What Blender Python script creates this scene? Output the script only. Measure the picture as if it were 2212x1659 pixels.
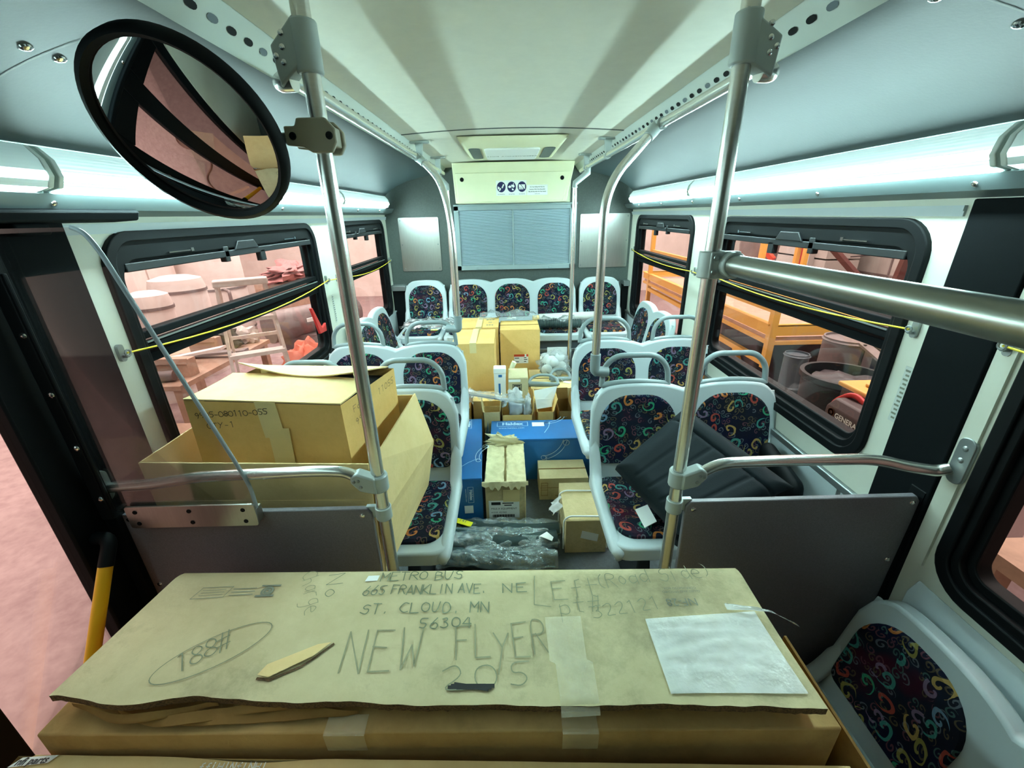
import bpy, bmesh, math, random
from mathutils import Vector, Matrix, noise

sc = bpy.context.scene
for o in list(bpy.data.objects):
    bpy.data.objects.remove(o)
COL = sc.collection
PI = math.pi
rnd = random.Random(7)

# ------------------------------------------------------------------ camera
# world: X across the bus, Y towards its rear, Z up, raised rear floor at Z = 0
R = ((0.999738, -0.022687, 0.002939), (-0.011261, -0.376216, 0.926464), (-0.019913, -0.926254, -0.376373))
cam = bpy.data.cameras.new('camera')
cam.sensor_width = 36.0
cam.lens = 905.0 / 2212.0 * 36.0
cam.clip_start = 0.02
cam_o = bpy.data.objects.new('camera', cam)
COL.objects.link(cam_o)
cam_o.matrix_world = Matrix(((R[0][0], -R[0][1], -R[0][2], 0.0),
                             (R[1][0], -R[1][1], -R[1][2], 0.0),
                             (R[2][0], -R[2][1], -R[2][2], 1.6),
                             (0, 0, 0, 1)))
sc.camera = cam_o

# ------------------------------------------------------------------ view, world, garage lamps, added far fills
sc.view_settings.view_transform = 'Standard'
sc.view_settings.look = 'None'
sc.view_settings.gamma = 1.0
sc.view_settings.use_curve_mapping = False
sc.view_settings.exposure = 1.48
world = bpy.data.worlds.new('garage_air')
sc.world = world
world.use_nodes = True
bg = world.node_tree.nodes['Background']
bg.inputs[0].default_value = (0.62, 0.50, 0.44, 1)
bg.inputs[1].default_value = 0.3


def area(name, loc, size, power, color, rot=(0, 0, 0)):
    l = bpy.data.lights.new(name, 'AREA')
    l.shape = 'RECTANGLE'
    l.size, l.size_y = size
    l.energy = power
    l.color = color
    o = bpy.data.objects.new(name, l)
    COL.objects.link(o)
    o.location = loc
    o.rotation_euler = rot
    return o


WARM = (1.0, 0.93, 0.89)
area('garage_lamp_door_bay', (-4.8, 3.6, 4.2), (3.0, 7.5), 270, WARM)
area('garage_lamp_scaffold_bay', (3.6, 4.0, 4.2), (2.5, 6.0), 230, WARM)
area('garage_fill_far_door_side', (-4.2, 10.0, 4.2), (3.0, 4.0), 300, WARM)  # unseen fill, added to brighten the view through the rear windows
area('garage_fill_far_scaffold_side', (3.8, 10.0, 4.2), (3.0, 4.0), 240, WARM)  # matching added fill for the far end on the scaffold side
LAMP = 62.0          # brightness of the bus's own light strips


# ------------------------------------------------------------------ materials
def lin(c):
    return tuple(((v / 255.0) / 12.92 if v / 255.0 <= 0.04045 else ((v / 255.0 + 0.055) / 1.055) ** 2.4) for v in c)


def new_mat(name):
    m = bpy.data.materials.new(name)
    m.use_nodes = True
    nt = m.node_tree
    return m, nt, nt.nodes['Principled BSDF']


def mat(name, rgb, rough=0.5, metal=0.0, var=0.0, scale=8.0, bump=0.0, bscale=120.0, spec=0.5, stretch=(1, 1, 1), rgb2=None):
    m, nt, b = new_mat(name)
    c = lin(rgb) + (1,)
    b.inputs['Base Color'].default_value = c
    b.inputs['Roughness'].default_value = rough
    b.inputs['Metallic'].default_value = metal
    b.inputs['Specular IOR Level'].default_value = spec
    tc = nt.nodes.new('ShaderNodeTexCoord')
    mp = nt.nodes.new('ShaderNodeMapping')
    mp.inputs['Scale'].default_value = stretch
    nt.links.new(tc.outputs['Object'], mp.inputs[0])
    if var > 0 or rgb2:
        n = nt.nodes.new('ShaderNodeTexNoise')
        n.inputs['Scale'].default_value = scale
        n.inputs['Detail'].default_value = 6
        n.inputs['Roughness'].default_value = 0.65
        nt.links.new(mp.outputs[0], n.inputs['Vector'])
        r = nt.nodes.new('ShaderNodeValToRGB')
        r.color_ramp.elements[0].position = 0.32
        r.color_ramp.elements[1].position = 0.68
        c2 = lin(rgb2) if rgb2 else tuple(v * (1 - var) for v in c[:3])
        r.color_ramp.elements[0].color = tuple(c2) + (1,)
        r.color_ramp.elements[1].color = c
        nt.links.new(n.outputs[0], r.inputs[0])
        nt.links.new(r.outputs[0], b.inputs['Base Color'])
    if bump > 0:
        n2 = nt.nodes.new('ShaderNodeTexNoise')
        n2.inputs['Scale'].default_value = bscale
        n2.inputs['Detail'].default_value = 4
        nt.links.new(mp.outputs[0], n2.inputs['Vector'])
        bp = nt.nodes.new('ShaderNodeBump')
        bp.inputs['Strength'].default_value = bump
        bp.inputs['Distance'].default_value = 0.004
        nt.links.new(n2.outputs[0], bp.inputs['Height'])
        nt.links.new(bp.outputs[0], b.inputs['Normal'])
    return m


def emis(name, rgb, strength):
    m, nt, b = new_mat(name)
    b.inputs['Base Color'].default_value = lin(rgb) + (1,)
    b.inputs['Emission Color'].default_value = lin(rgb) + (1,)
    b.inputs['Emission Strength'].default_value = strength
    return m


def clear(name, tint, gloss=0.1, rough=0.03, bump=0.0, bscale=30.0, milk=0.0, milk_rgb=(220, 225, 225), fres=0.55):
    """thin transparent film or pane: tinted see-through with a glossy coat, optionally a little milky"""
    m = bpy.data.materials.new(name)
    m.use_nodes = True
    nt = m.node_tree
    nt.nodes.clear()
    out = nt.nodes.new('ShaderNodeOutputMaterial')
    tr = nt.nodes.new('ShaderNodeBsdfTransparent')
    tr.inputs[0].default_value = tuple(tint) + (1,)
    gl = nt.nodes.new('ShaderNodeBsdfGlossy')
    gl.inputs['Roughness'].default_value = rough
    fr = nt.nodes.new('ShaderNodeLayerWeight')
    fr.inputs['Blend'].default_value = 0.25
    mul = nt.nodes.new('ShaderNodeMath')
    mul.operation = 'MULTIPLY_ADD'
    mul.inputs[1].default_value = fres
    mul.inputs[2].default_value = gloss
    nt.links.new(fr.outputs['Fresnel'], mul.inputs[0])
    mx = nt.nodes.new('ShaderNodeMixShader')
    nt.links.new(mul.outputs[0], mx.inputs[0])
    base = tr.outputs[0]
    if milk > 0:
        df = nt.nodes.new('ShaderNodeBsdfDiffuse')
        df.inputs[0].default_value = lin(milk_rgb) + (1,)
        m2 = nt.nodes.new('ShaderNodeMixShader')
        m2.inputs[0].default_value = milk
        nt.links.new(base, m2.inputs[1])
        nt.links.new(df.outputs[0], m2.inputs[2])
        base = m2.outputs[0]
    nt.links.new(base, mx.inputs[1])
    nt.links.new(gl.outputs[0], mx.inputs[2])
    if bump > 0:
        tc = nt.nodes.new('ShaderNodeTexCoord')
        n = nt.nodes.new('ShaderNodeTexNoise')
        n.inputs['Scale'].default_value = bscale
        n.inputs['Detail'].default_value = 5
        nt.links.new(tc.outputs['Object'], n.inputs['Vector'])
        bp = nt.nodes.new('ShaderNodeBump')
        bp.inputs['Strength'].default_value = bump
        bp.inputs['Distance'].default_value = 0.03
        nt.links.new(n.outputs[0], bp.inputs['Height'])
        nt.links.new(bp.outputs[0], gl.inputs['Normal'])
    nt.links.new(mx.outputs[0], out.inputs[0])
    return m


def fabric_mat():
    """dark upholstery with swirls in teal, orange, olive and crimson, in UV metres"""
    m, nt, b = new_mat('swirl_fabric')
    N, L = nt.nodes.new, nt.links.new
    b.inputs['Roughness'].default_value = 0.95
    b.inputs['Specular IOR Level'].default_value = 0.15
    uv = N('ShaderNodeUVMap')
    info = N('ShaderNodeObjectInfo')
    offs = N('ShaderNodeVectorMath'); offs.operation = 'ADD'
    L(uv.outputs[0], offs.inputs[0])
    rmul = N('ShaderNodeMath'); rmul.operation = 'MULTIPLY'; rmul.inputs[1].default_value = 9.0
    L(info.outputs['Random'], rmul.inputs[0])
    L(rmul.outputs[0], offs.inputs[1])
    wn = N('ShaderNodeTexNoise'); wn.inputs['Scale'].default_value = 9.0; wn.inputs['Detail'].default_value = 2
    L(offs.outputs[0], wn.inputs['Vector'])
    wsub = N('ShaderNodeVectorMath'); wsub.operation = 'SUBTRACT'; wsub.inputs[1].default_value = (0.5, 0.5, 0.5)
    L(wn.outputs['Color'], wsub.inputs[0])
    wsc = N('ShaderNodeVectorMath'); wsc.operation = 'SCALE'; wsc.inputs['Scale'].default_value = 0.05
    L(wsub.outputs[0], wsc.inputs[0])
    wadd = N('ShaderNodeVectorMath'); wadd.operation = 'ADD'
    L(offs.outputs[0], wadd.inputs[0]); L(wsc.outputs[0], wadd.inputs[1])
    base = N('ShaderNodeTexNoise'); base.inputs['Scale'].default_value = 5.0; base.inputs['Detail'].default_value = 3
    L(offs.outputs[0], base.inputs['Vector'])
    br = N('ShaderNodeValToRGB')
    e = br.color_ramp.elements
    e[0].position = 0.36; e[0].color = lin((14, 20, 44)) + (1,)
    e[1].position = 0.76; e[1].color = lin((64, 16, 36)) + (1,)
    k = e.new(0.5); k.color = lin((20, 24, 34)) + (1,)
    k = e.new(0.6); k.color = lin((22, 30, 44)) + (1,)
    L(base.outputs[0], br.inputs[0])
    cur = br.outputs[0]

    def layer(cur, scale, k, rmax, width, cols, thresh, strength):
        vo = N('ShaderNodeTexVoronoi'); vo.voronoi_dimensions = '2D'; vo.inputs['Scale'].default_value = scale
        vo.inputs['Randomness'].default_value = 0.8
        L(wadd.outputs[0], vo.inputs['Vector'])
        sb = N('ShaderNodeVectorMath'); sb.operation = 'SUBTRACT'
        sx = N('ShaderNodeVectorMath'); sx.operation = 'SCALE'; sx.inputs['Scale'].default_value = scale
        L(wadd.outputs[0], sx.inputs[0])
        px = N('ShaderNodeVectorMath'); px.operation = 'SCALE'; px.inputs['Scale'].default_value = scale
        L(vo.outputs['Position'], px.inputs[0])
        L(sx.outputs[0], sb.inputs[0]); L(px.outputs[0], sb.inputs[1])
        sp = N('ShaderNodeSeparateXYZ'); L(sb.outputs[0], sp.inputs[0])
        at = N('ShaderNodeMath'); at.operation = 'ARCTAN2'
        L(sp.outputs[1], at.inputs[0]); L(sp.outputs[0], at.inputs[1])
        sc_ = N('ShaderNodeSeparateColor'); L(vo.outputs['Color'], sc_.inputs[0])
        rot = N('ShaderNodeMath'); rot.operation = 'MULTIPLY_ADD'; rot.inputs[1].default_value = 6.28
        L(sc_.outputs[1], rot.inputs[0]); L(at.outputs[0], rot.inputs[2])
        ph = N('ShaderNodeMath'); ph.operation = 'MULTIPLY_ADD'; ph.inputs[1].default_value = 2 * PI * k
        L(vo.outputs['Distance'], ph.inputs[0]); L(rot.outputs[0], ph.inputs[2])
        sn = N('ShaderNodeMath'); sn.operation = 'SINE'; L(ph.outputs[0], sn.inputs[0])
        st = N('ShaderNodeMath'); st.operation = 'GREATER_THAN'; st.inputs[1].default_value = width; L(sn.outputs[0], st.inputs[0])
        rm = N('ShaderNodeMath'); rm.operation = 'LESS_THAN'; rm.inputs[1].default_value = rmax; L(vo.outputs['Distance'], rm.inputs[0])
        pk = N('ShaderNodeMath'); pk.operation = 'GREATER_THAN'; pk.inputs[1].default_value = thresh; L(sc_.outputs[2], pk.inputs[0])
        m1 = N('ShaderNodeMath'); m1.operation = 'MULTIPLY'; L(st.outputs[0], m1.inputs[0]); L(rm.outputs[0], m1.inputs[1])
        m2 = N('ShaderNodeMath'); m2.operation = 'MULTIPLY'; L(m1.outputs[0], m2.inputs[0]); L(pk.outputs[0], m2.inputs[1])
        m3 = N('ShaderNodeMath'); m3.operation = 'MULTIPLY'; m3.inputs[1].default_value = strength; L(m2.outputs[0], m3.inputs[0])
        rp = N('ShaderNodeValToRGB'); rp.color_ramp.interpolation = 'CONSTANT'
        el = rp.color_ramp.elements
        while len(el) > 1:
            el.remove(el[-1])
        el[0].position = 0.0; el[0].color = lin(cols[0]) + (1,)
        for i, c in enumerate(cols[1:], 1):
            q = el.new(i / len(cols)); q.color = lin(c) + (1,)
        L(sc_.outputs[0], rp.inputs[0])
        mx = N('ShaderNodeMix'); mx.data_type = 'RGBA'
        L(m3.outputs[0], mx.inputs[0]); L(cur, mx.inputs[6]); L(rp.outputs[0], mx.inputs[7])
        return mx.outputs[2]

    cur = layer(cur, 36, 2.4, 0.5, 0.35, [(96, 104, 112), (92, 82, 60), (70, 100, 96), (104, 66, 76)], 0.2, 0.65)
    cur = layer(cur, 16.5, 2.1, 0.47, 0.5, [(74, 160, 150), (224, 140, 66), (168, 160, 82), (126, 168, 198), (196, 84, 66), (60, 176, 130), (140, 120, 150), (204, 170, 96)], 0.25, 0.55)
    L(cur, b.inputs['Base Color'])
    return m


def card_mat(name, rgb, rgb2, dirt=0.25, rib=0.0):
    """corrugated cardboard: kraft tone with fibre mottling, handling stains and faint flute lines"""
    m, nt, b = new_mat(name)
    N, L = nt.nodes.new, nt.links.new
    b.inputs['Roughness'].default_value = 0.85
    b.inputs['Specular IOR Level'].default_value = 0.2
    tc = N('ShaderNodeTexCoord')
    n1 = N('ShaderNodeTexNoise'); n1.inputs['Scale'].default_value = 5.0; n1.inputs['Detail'].default_value = 8; n1.inputs['Roughness'].default_value = 0.7
    L(tc.outputs['Object'], n1.inputs['Vector'])
    r1 = N('ShaderNodeValToRGB')
    r1.color_ramp.elements[0].position = 0.30; r1.color_ramp.elements[0].color = lin(rgb2) + (1,)
    r1.color_ramp.elements[1].position = 0.62; r1.color_ramp.elements[1].color = lin(rgb) + (1,)
    L(n1.outputs[0], r1.inputs[0])
    n2 = N('ShaderNodeTexNoise'); n2.inputs['Scale'].default_value = 2.3; n2.inputs['Detail'].default_value = 10; n2.inputs['Roughness'].default_value = 0.75
    L(tc.outputs['Object'], n2.inputs['Vector'])
    r2 = N('ShaderNodeValToRGB')
    r2.color_ramp.elements[0].position = 0.52; r2.color_ramp.elements[0].color = (0, 0, 0, 1)
    r2.color_ramp.elements[1].position = 0.72; r2.color_ramp.elements[1].color = (dirt, dirt, dirt, 1)
    L(n2.outputs[0], r2.inputs[0])
    mx = N('ShaderNodeMix'); mx.data_type = 'RGBA'
    L(r2.outputs[0], mx.inputs[0]); L(r1.outputs[0], mx.inputs[6])
    mx.inputs[7].default_value = lin((84, 84, 66)) + (1,)
    L(mx.outputs[2], b.inputs['Base Color'])
    n3 = N('ShaderNodeTexNoise'); n3.inputs['Scale'].default_value = 60; n3.inputs['Detail'].default_value = 6
    L(tc.outputs['Object'], n3.inputs['Vector'])
    bp = N('ShaderNodeBump'); bp.inputs['Strength'].default_value = 0.12; bp.inputs['Distance'].default_value = 0.01
    L(n3.outputs[0], bp.inputs['Height'])
    L(bp.outputs[0], b.inputs['Normal'])
    return m


def strip_mat(name, strength):
    """ribbed diffuser over a tube: bright band for the tube, underside turned up to light the aisle (V across the lens)"""
    m, nt, b = new_mat(name)
    N, L = nt.nodes.new, nt.links.new
    uv = N('ShaderNodeUVMap')
    sp = N('ShaderNodeSeparateXYZ'); L(uv.outputs[0], sp.inputs[0])
    w = N('ShaderNodeMath'); w.operation = 'MULTIPLY'; w.inputs[1].default_value = 2 * PI * 15
    L(sp.outputs[1], w.inputs[0])
    s = N('ShaderNodeMath'); s.operation = 'SINE'; L(w.outputs[0], s.inputs[0])
    s2 = N('ShaderNodeMath'); s2.operation = 'MULTIPLY_ADD'; s2.inputs[1].default_value = 0.2; s2.inputs[2].default_value = 0.8
    L(s.outputs[0], s2.inputs[0])
    rp = N('ShaderNodeValToRGB')
    e = rp.color_ramp.elements
    e[0].position = 0.0; e[0].color = (1, 1, 1, 1)  # underside glows fully to throw extra light down the aisle
    e[1].position = 1.0; e[1].color = (0.003, 0.003, 0.003, 1)
    for p_, v_ in ((0.24, 1.0), (0.26, 0.008), (0.40, 0.008), (0.43, 1.0), (0.55, 1.0), (0.58, 0.006), (0.72, 0.004)):
        k = e.new(p_); k.color = (v_, v_, v_, 1)
    L(sp.outputs[1], rp.inputs[0])
    q = N('ShaderNodeMath'); q.operation = 'MULTIPLY'; L(s2.outputs[0], q.inputs[0]); L(rp.outputs[0], q.inputs[1])
    q2 = N('ShaderNodeMath'); q2.operation = 'MULTIPLY'; q2.inputs[1].default_value = strength; L(q.outputs[0], q2.inputs[0])
    b.inputs['Base Color'].default_value = (0.8, 0.9, 0.9, 1)
    b.inputs['Emission Color'].default_value = (0.66, 1.0, 0.985, 1)
    L(q2.outputs[0], b.inputs['Emission Strength'])
    b.inputs['Roughness'].default_value = 0.3
    return m


M = {}
M['ceiling'] = mat('cream_ceiling_laminate', (220, 219, 204), 0.55, var=0.06, scale=20)
M['cove'] = mat('grey_cove_panel', (48, 64, 66), 0.5, var=0.12, scale=5, bump=0.05)
M['sill'] = mat('grey_metal_sill', (98, 112, 114), 0.4)
M['duct'] = mat('pale_duct_strip', (198, 206, 200), 0.4)
M['wall'] = mat('off_white_wall', (216, 220, 206), 0.5, var=0.05, scale=6)
M['lowwall'] = mat('pale_blue_grey_side_panel', (192, 204, 208), 0.45)
M['rearwall'] = mat('dark_green_grey_laminate', (74, 84, 80), 0.5, var=0.25, scale=90)
M['floor'] = mat('grey_rubber_floor', (92, 98, 100), 0.6, var=0.3, scale=60, bump=0.1)
M['black'] = mat('black_rubber', (3, 8, 11), 0.6, spec=0.18)
M['blackpad'] = mat('black_vinyl_pad', (4, 11, 15), 0.8, spec=0.15, var=0.3, scale=200)
M['dark'] = mat('dark_plastic', (12, 17, 21), 0.5)  # one even dark plastic colour
M['steel'] = mat('brushed_stainless', (226, 226, 220), 0.27, metal=0.93, var=0.12, scale=6, stretch=(1, 1, 30))
M['satin'] = mat('satin_grey_tube', (150, 152, 144), 0.33, metal=1.0, var=0.1, scale=6)
M['steelplate'] = mat('brushed_steel_plate', (190, 192, 186), 0.3, metal=1.0, var=0.1, scale=9, stretch=(12, 1, 1))
M['chrome'] = mat('bright_chrome', (225, 225, 225), 0.12, metal=1.0)
M['alu'] = mat('dull_aluminium', (150, 158, 158), 0.38, metal=0.8)
M['castgrey'] = mat('grey_cast_clamp', (168, 178, 176), 0.42, metal=0.2)
M['tan'] = mat('tan_grey_clamp', (150, 146, 128), 0.5)
M['shell'] = mat('pale_grey_seat_shell', (178, 190, 193), 0.32, spec=0.5)
M['handle'] = mat('grey_plastic_handle', (128, 142, 144), 0.35)
M['fabric'] = fabric_mat()
M['panel'] = mat('charcoal_laminate', (122, 118, 124), 0.42, var=0.25, scale=260)
M['cream'] = mat('cream_panel', (232, 232, 196), 0.5, var=0.04, scale=10)
M['white'] = mat('white_paper', (235, 238, 234), 0.6)
M['navy'] = mat('navy_print', (22, 24, 78), 0.5)
M['ink'] = mat('black_ink', (26, 28, 26), 0.6)
M['pencil'] = mat('faded_marker', (112, 122, 98), 0.7)
M['faint'] = mat('very_faint_marker', (134, 138, 110), 0.7)
M['soft'] = mat('rubbed_marker', (142, 142, 112), 0.7)
M['greyink'] = mat('grey_print', (120, 126, 110), 0.7)
M['filter'] = mat('blue_grey_grille', (176, 196, 206), 0.5)
M['filterframe'] = mat('grey_grille_frame', (150, 166, 168), 0.4, metal=0.3)
M['glass'] = clear('window_glass', (0.80, 0.77, 0.755), 0.012, 0.02, fres=0.12)
M['doorglass'] = clear('door_glass', (0.92, 0.88, 0.86), 0.01, 0.02)
M['plexi'] = clear('smoky_acrylic', (0.86, 0.85, 0.85), 0.015, 0.04)
M['plexiedge'] = mat('frosted_acrylic_edge', (140, 150, 156), 0.4)
M['bag'] = clear('clear_plastic_bag', (0.9, 0.93, 0.94), 0.06, 0.1, 1.0, 26, milk=0.2)
M['hosebag'] = clear('glossy_hose_sleeve', (0.84, 0.92, 0.92), 0.16, 0.05, 1.0, 16, milk=0.22, milk_rgb=(186, 212, 212))
M['milkbag'] = clear('milky_plastic_bag', (0.82, 0.86, 0.86), 0.08, 0.15, 1.0, 30, milk=0.6, milk_rgb=(236, 240, 238))
M['pouch'] = clear('wrinkled_pouch_film', (0.9, 0.93, 0.92), 0.10, 0.16, 1.0, 22, milk=0.5, milk_rgb=(246, 250, 246))
M['tape'] = clear('clear_parcel_tape', (0.97, 0.96, 0.90), 0.06, 0.2, 0.6, 50, milk=0.28, milk_rgb=(250, 242, 208), fres=0.15)
M['papertape'] = mat('paper_tape', (226, 204, 146), 0.6, var=0.08)
M['card'] = card_mat('kraft_cardboard', (228, 188, 118), (212, 170, 100), 0.15)
M['cardlight'] = card_mat('pale_kraft_cardboard', (228, 202, 148), (216, 188, 132), 0.12)
M['carddirty'] = card_mat('weathered_cardboard', (212, 194, 148), (190, 172, 128), 0.6)
M['cardpale'] = card_mat('dusty_pale_cardboard', (200, 188, 150), (182, 170, 132), 0.6)
M['cardbody'] = card_mat('old_brown_cardboard', (190, 158, 104), (168, 134, 82), 0.4)
M['carddark'] = card_mat('brown_cardboard_inside', (150, 116, 66), (126, 94, 50), 0.2)
M['cardedge'] = mat('corrugated_edge', (120, 92, 58), 0.9, rgb2=(40, 28, 16), scale=220)
M['crumple'] = card_mat('crumpled_packing_paper', (214, 204, 162), (178, 170, 132), 0.55)
M['blue'] = mat('blue_printed_carton', (34, 108, 172), 0.4, var=0.08, scale=10)
M['lightblue'] = mat('light_blue_print', (200, 226, 240), 0.5)
M['hose'] = mat('black_rubber_hose', (44, 64, 64), 0.4)
M['yellow'] = mat('safety_yellow', (236, 176, 20), 0.4)
M['cord'] = mat('yellow_pull_cord', (224, 204, 40), 0.5)
M['tagyellow'] = mat('yellow_tag', (232, 226, 40), 0.5)
M['cushion'] = mat('dark_green_grey_vinyl', (13, 26, 31), 0.75, spec=0.25, var=0.15, scale=150, bump=0.08, bscale=250)
M['red'] = mat('red_paint', (206, 46, 44), 0.45)
M['redlabel'] = mat('red_orange_print', (198, 66, 30), 0.5)
M['lidblue'] = mat('blue_grey_plastic', (92, 104, 112), 0.45)
M['mirror'] = mat('mirror_glass', (214, 214, 212), 0.0, metal=1.0)
M['concrete'] = mat('garage_concrete_floor', (160, 136, 134), 0.85, rgb2=(140, 114, 114), scale=9, bump=0.25, bscale=40)
M['gwall'] = mat('garage_block_wall', (230, 212, 204), 0.85, var=0.15, scale=3)
M['gwall2'] = mat('garage_grey_block_wall', (190, 180, 172), 0.85, var=0.2, scale=3)
M['tank'] = mat('chalky_white_tank', (226, 212, 206), 0.6, var=0.15, scale=4)
M['wood'] = mat('dusty_timber', (196, 160, 138), 0.8, var=0.25, scale=12)
M['ladder'] = mat('paint_spattered_ladder', (240, 226, 218), 0.6, var=0.25, scale=20)
M['tarp'] = mat('orange_tarp', (214, 118, 92), 0.7, var=0.2, scale=8)
M['redtarp'] = mat('faded_red_tarp', (180, 120, 118), 0.7, var=0.25, scale=6)
M['junk'] = mat('dusty_grey_metal', (140, 124, 122), 0.6, metal=0.3, var=0.3, scale=8)
M['junkdark'] = mat('dark_scrap', (70, 60, 62), 0.6, var=0.4, scale=8)
M['liftyellow'] = mat('lift_yellow_paint', (240, 184, 84), 0.45, var=0.12, scale=8)
M['rust'] = mat('dark_red_steel', (104, 54, 50), 0.6, var=0.3, scale=10)
M['pinkpipe'] = mat('copper_brown_barrel', (120, 80, 76), 0.5, var=0.3, scale=6)
M['browntank'] = mat('dark_brown_enamel', (70, 50, 48), 0.5, var=0.2, scale=8)
M['silver'] = mat('crinkled_foil', (190, 184, 180), 0.25, metal=1.0, bump=1.0, bscale=30)
M['orangeprint'] = mat('orange_print', (240, 140, 50), 0.5)
STRIP_ON = strip_mat('lit_ribbed_diffuser', LAMP)
STRIP_FRONT = strip_mat('weak_ribbed_diffuser', LAMP * 0.13)  # same lens turned down so the foreground stays darker
STRIP_DIM = strip_mat('dim_ribbed_diffuser', 1.6)


# ------------------------------------------------------------------ mesh builder
class MB:
    def __init__(s):
        s.v, s.f, s.u, s.m = [], [], {}, {}

    def add(s, verts, faces, mi=0):
        n = len(s.v)
        s.v += [Vector(p) for p in verts]
        for f in faces:
            if mi:
                s.m[len(s.f)] = mi
            s.f.append([i + n for i in f])
        return n

    def box(s, x0, x1, y0, y1, z0, z1, mi=0):
        s.add([(x, y, z) for z in (z0, z1) for y in (y0, y1) for x in (x0, x1)],
              [(0, 2, 3, 1), (4, 5, 7, 6), (0, 1, 5, 4), (2, 6, 7, 3), (0, 4, 6, 2), (1, 3, 7, 5)], mi)
        return s

    def obox(s, c, ax, size, mi=0):
        """box about c with unit axes ax (three vectors) and full sizes"""
        c = Vector(c)
        a = [Vector(q).normalized() * (l / 2) for q, l in zip(ax, size)]
        s.add([c + a[0] * i + a[1] * j + a[2] * k for k in (-1, 1) for j in (-1, 1) for i in (-1, 1)],
              [(0, 2, 3, 1), (4, 5, 7, 6), (0, 1, 5, 4), (2, 6, 7, 3), (0, 4, 6, 2), (1, 3, 7, 5)], mi)
        return s

    def bar(s, p, q, w, h, up=(0, 0, 1), mi=0):
        p, q = Vector(p), Vector(q)
        d = (q - p)
        side = d.cross(Vector(up))
        if side.length < 1e-6:
            side = d.cross(Vector((1, 0, 0)))
        u = side.cross(d)
        return s.obox((p + q) / 2, (d, side, u), (d.length, w, h), mi)

    def hexa(s, pts, mi=0):
        """8 corners: bottom loop of 4, then the top loop of 4"""
        s.add(pts, [(3, 2, 1, 0), (4, 5, 6, 7), (0, 1, 5, 4), (1, 2, 6, 5), (2, 3, 7, 6), (3, 0, 4, 7)], mi)
        return s

    def prism(s, poly, o, u, v, w, mi=0):
        """polygon in the plane o + a*u + b*v, pushed along the vector w"""
        o, u, v, w = Vector(o), Vector(u), Vector(v), Vector(w)
        n = len(poly)
        a = [o + u * p[0] + v * p[1] for p in poly]
        s.add(a + [p + w for p in a], [tuple(range(n - 1, -1, -1)), tuple(range(n, 2 * n))] +
              [(i, (i + 1) % n, n + (i + 1) % n, n + i) for i in range(n)], mi)
        return s

    def flat(s, poly, o, u, v, mi=0):
        o, u, v = Vector(o), Vector(u), Vector(v)
        s.add([o + u * p[0] + v * p[1] for p in poly], [tuple(range(len(poly)))], mi)
        return s

    def tube(s, path, r, seg=16, closed=False, cap=True, r2=None, mi=0, twist=None, sq=1.0):
        P = [Vector(p) for p in path]
        n = len(P)
        rings = []
        prev = None
        for i, p in enumerate(P):
            if closed:
                t = (P[(i + 1) % n] - P[i - 1]).normalized()
            else:
                t = (P[min(i + 1, n - 1)] - P[max(i - 1, 0)]).normalized()
            if prev is None:
                a = Vector(twist) if twist else (Vector((0, 0, 1)) if abs(t.z) < 0.9 else Vector((1, 0, 0)))
            else:
                a = prev
            a = (a - t * a.dot(t)).normalized()
            prev = a
            b = t.cross(a)
            rr = r[i] if isinstance(r, (list, tuple)) else r
            rb = rr * sq if r2 is None else r2
            rings.append([p + a * (math.cos(k * 2 * PI / seg) * rr) + b * (math.sin(k * 2 * PI / seg) * rb) for k in range(seg)])
        vs = [q for ring in rings for q in ring]
        fs = []
        m = n if closed else n - 1
        for i in range(m):
            j = (i + 1) % n
            for k in range(seg):
                k2 = (k + 1) % seg
                fs.append((i * seg + k, i * seg + k2, j * seg + k2, j * seg + k))
        if cap and not closed:
            fs.append(tuple(range(seg - 1, -1, -1)))
            fs.append(tuple((n - 1) * seg + k for k in range(seg)))
        s.add(vs, fs, mi)
        return s

    def lathe(s, prof, o, ax=(0, 0, 1), seg=24, mi=0):
        """profile of (radius, height) turned about the axis through o"""
        o, ax = Vector(o), Vector(ax).normalized()
        a = ax.orthogonal().normalized()
        b = ax.cross(a)
        vs, fs = [], []
        for r, h in prof:
            vs += [o + ax * h + (a * math.cos(k * 2 * PI / seg) + b * math.sin(k * 2 * PI / seg)) * max(r, 1e-5) for k in range(seg)]
        for i in range(len(prof) - 1):
            for k in range(seg):
                k2 = (k + 1) % seg
                fs.append((i * seg + k, i * seg + k2, (i + 1) * seg + k2, (i + 1) * seg + k))
        s.add(vs, fs, mi)
        return s

    def cyl(s, p, q, r, seg=20, mi=0):
        return s.tube([p, q], r, seg, mi=mi)

    def dome(s, c, ax, r, h, mi=0, seg=10):
        return s.lathe([(r, 0), (r * 0.9, h * 0.5), (r * 0.5, h * 0.9), (0, h)], c, ax, seg, mi)

    def grid(s, fn, nu, nv, thick=0.0, nrm=None, mi=0):
        """surface fn(u, v), u and v in 0..1; with thickness it becomes a closed slab"""
        P = [[Vector(fn(i / nu, j / nv)) for i in range(nu + 1)] for j in range(nv + 1)]
        vs = [p for row in P for p in row]
        W = nu + 1
        fs = [(j * W + i, j * W + i + 1, (j + 1) * W + i + 1, (j + 1) * W + i) for j in range(nv) for i in range(nu)]
        if thick:
            n = len(vs)
            d = Vector(nrm) * thick
            vs += [p + d for p in vs]
            fs += [(n + c, n + b2, n + a2, n + d2) for (d2, a2, b2, c) in [(f[0], f[1], f[2], f[3]) for f in fs]]
            rim = [i for i in range(W)] + [j * W + nu for j in range(1, nv + 1)] + [nv * W + i for i in range(nu - 1, -1, -1)] + [j * W for j in range(nv - 1, 0, -1)]
            for a, b in zip(rim, rim[1:] + rim[:1]):
                fs.append((a, n + a, n + b, b))
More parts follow.
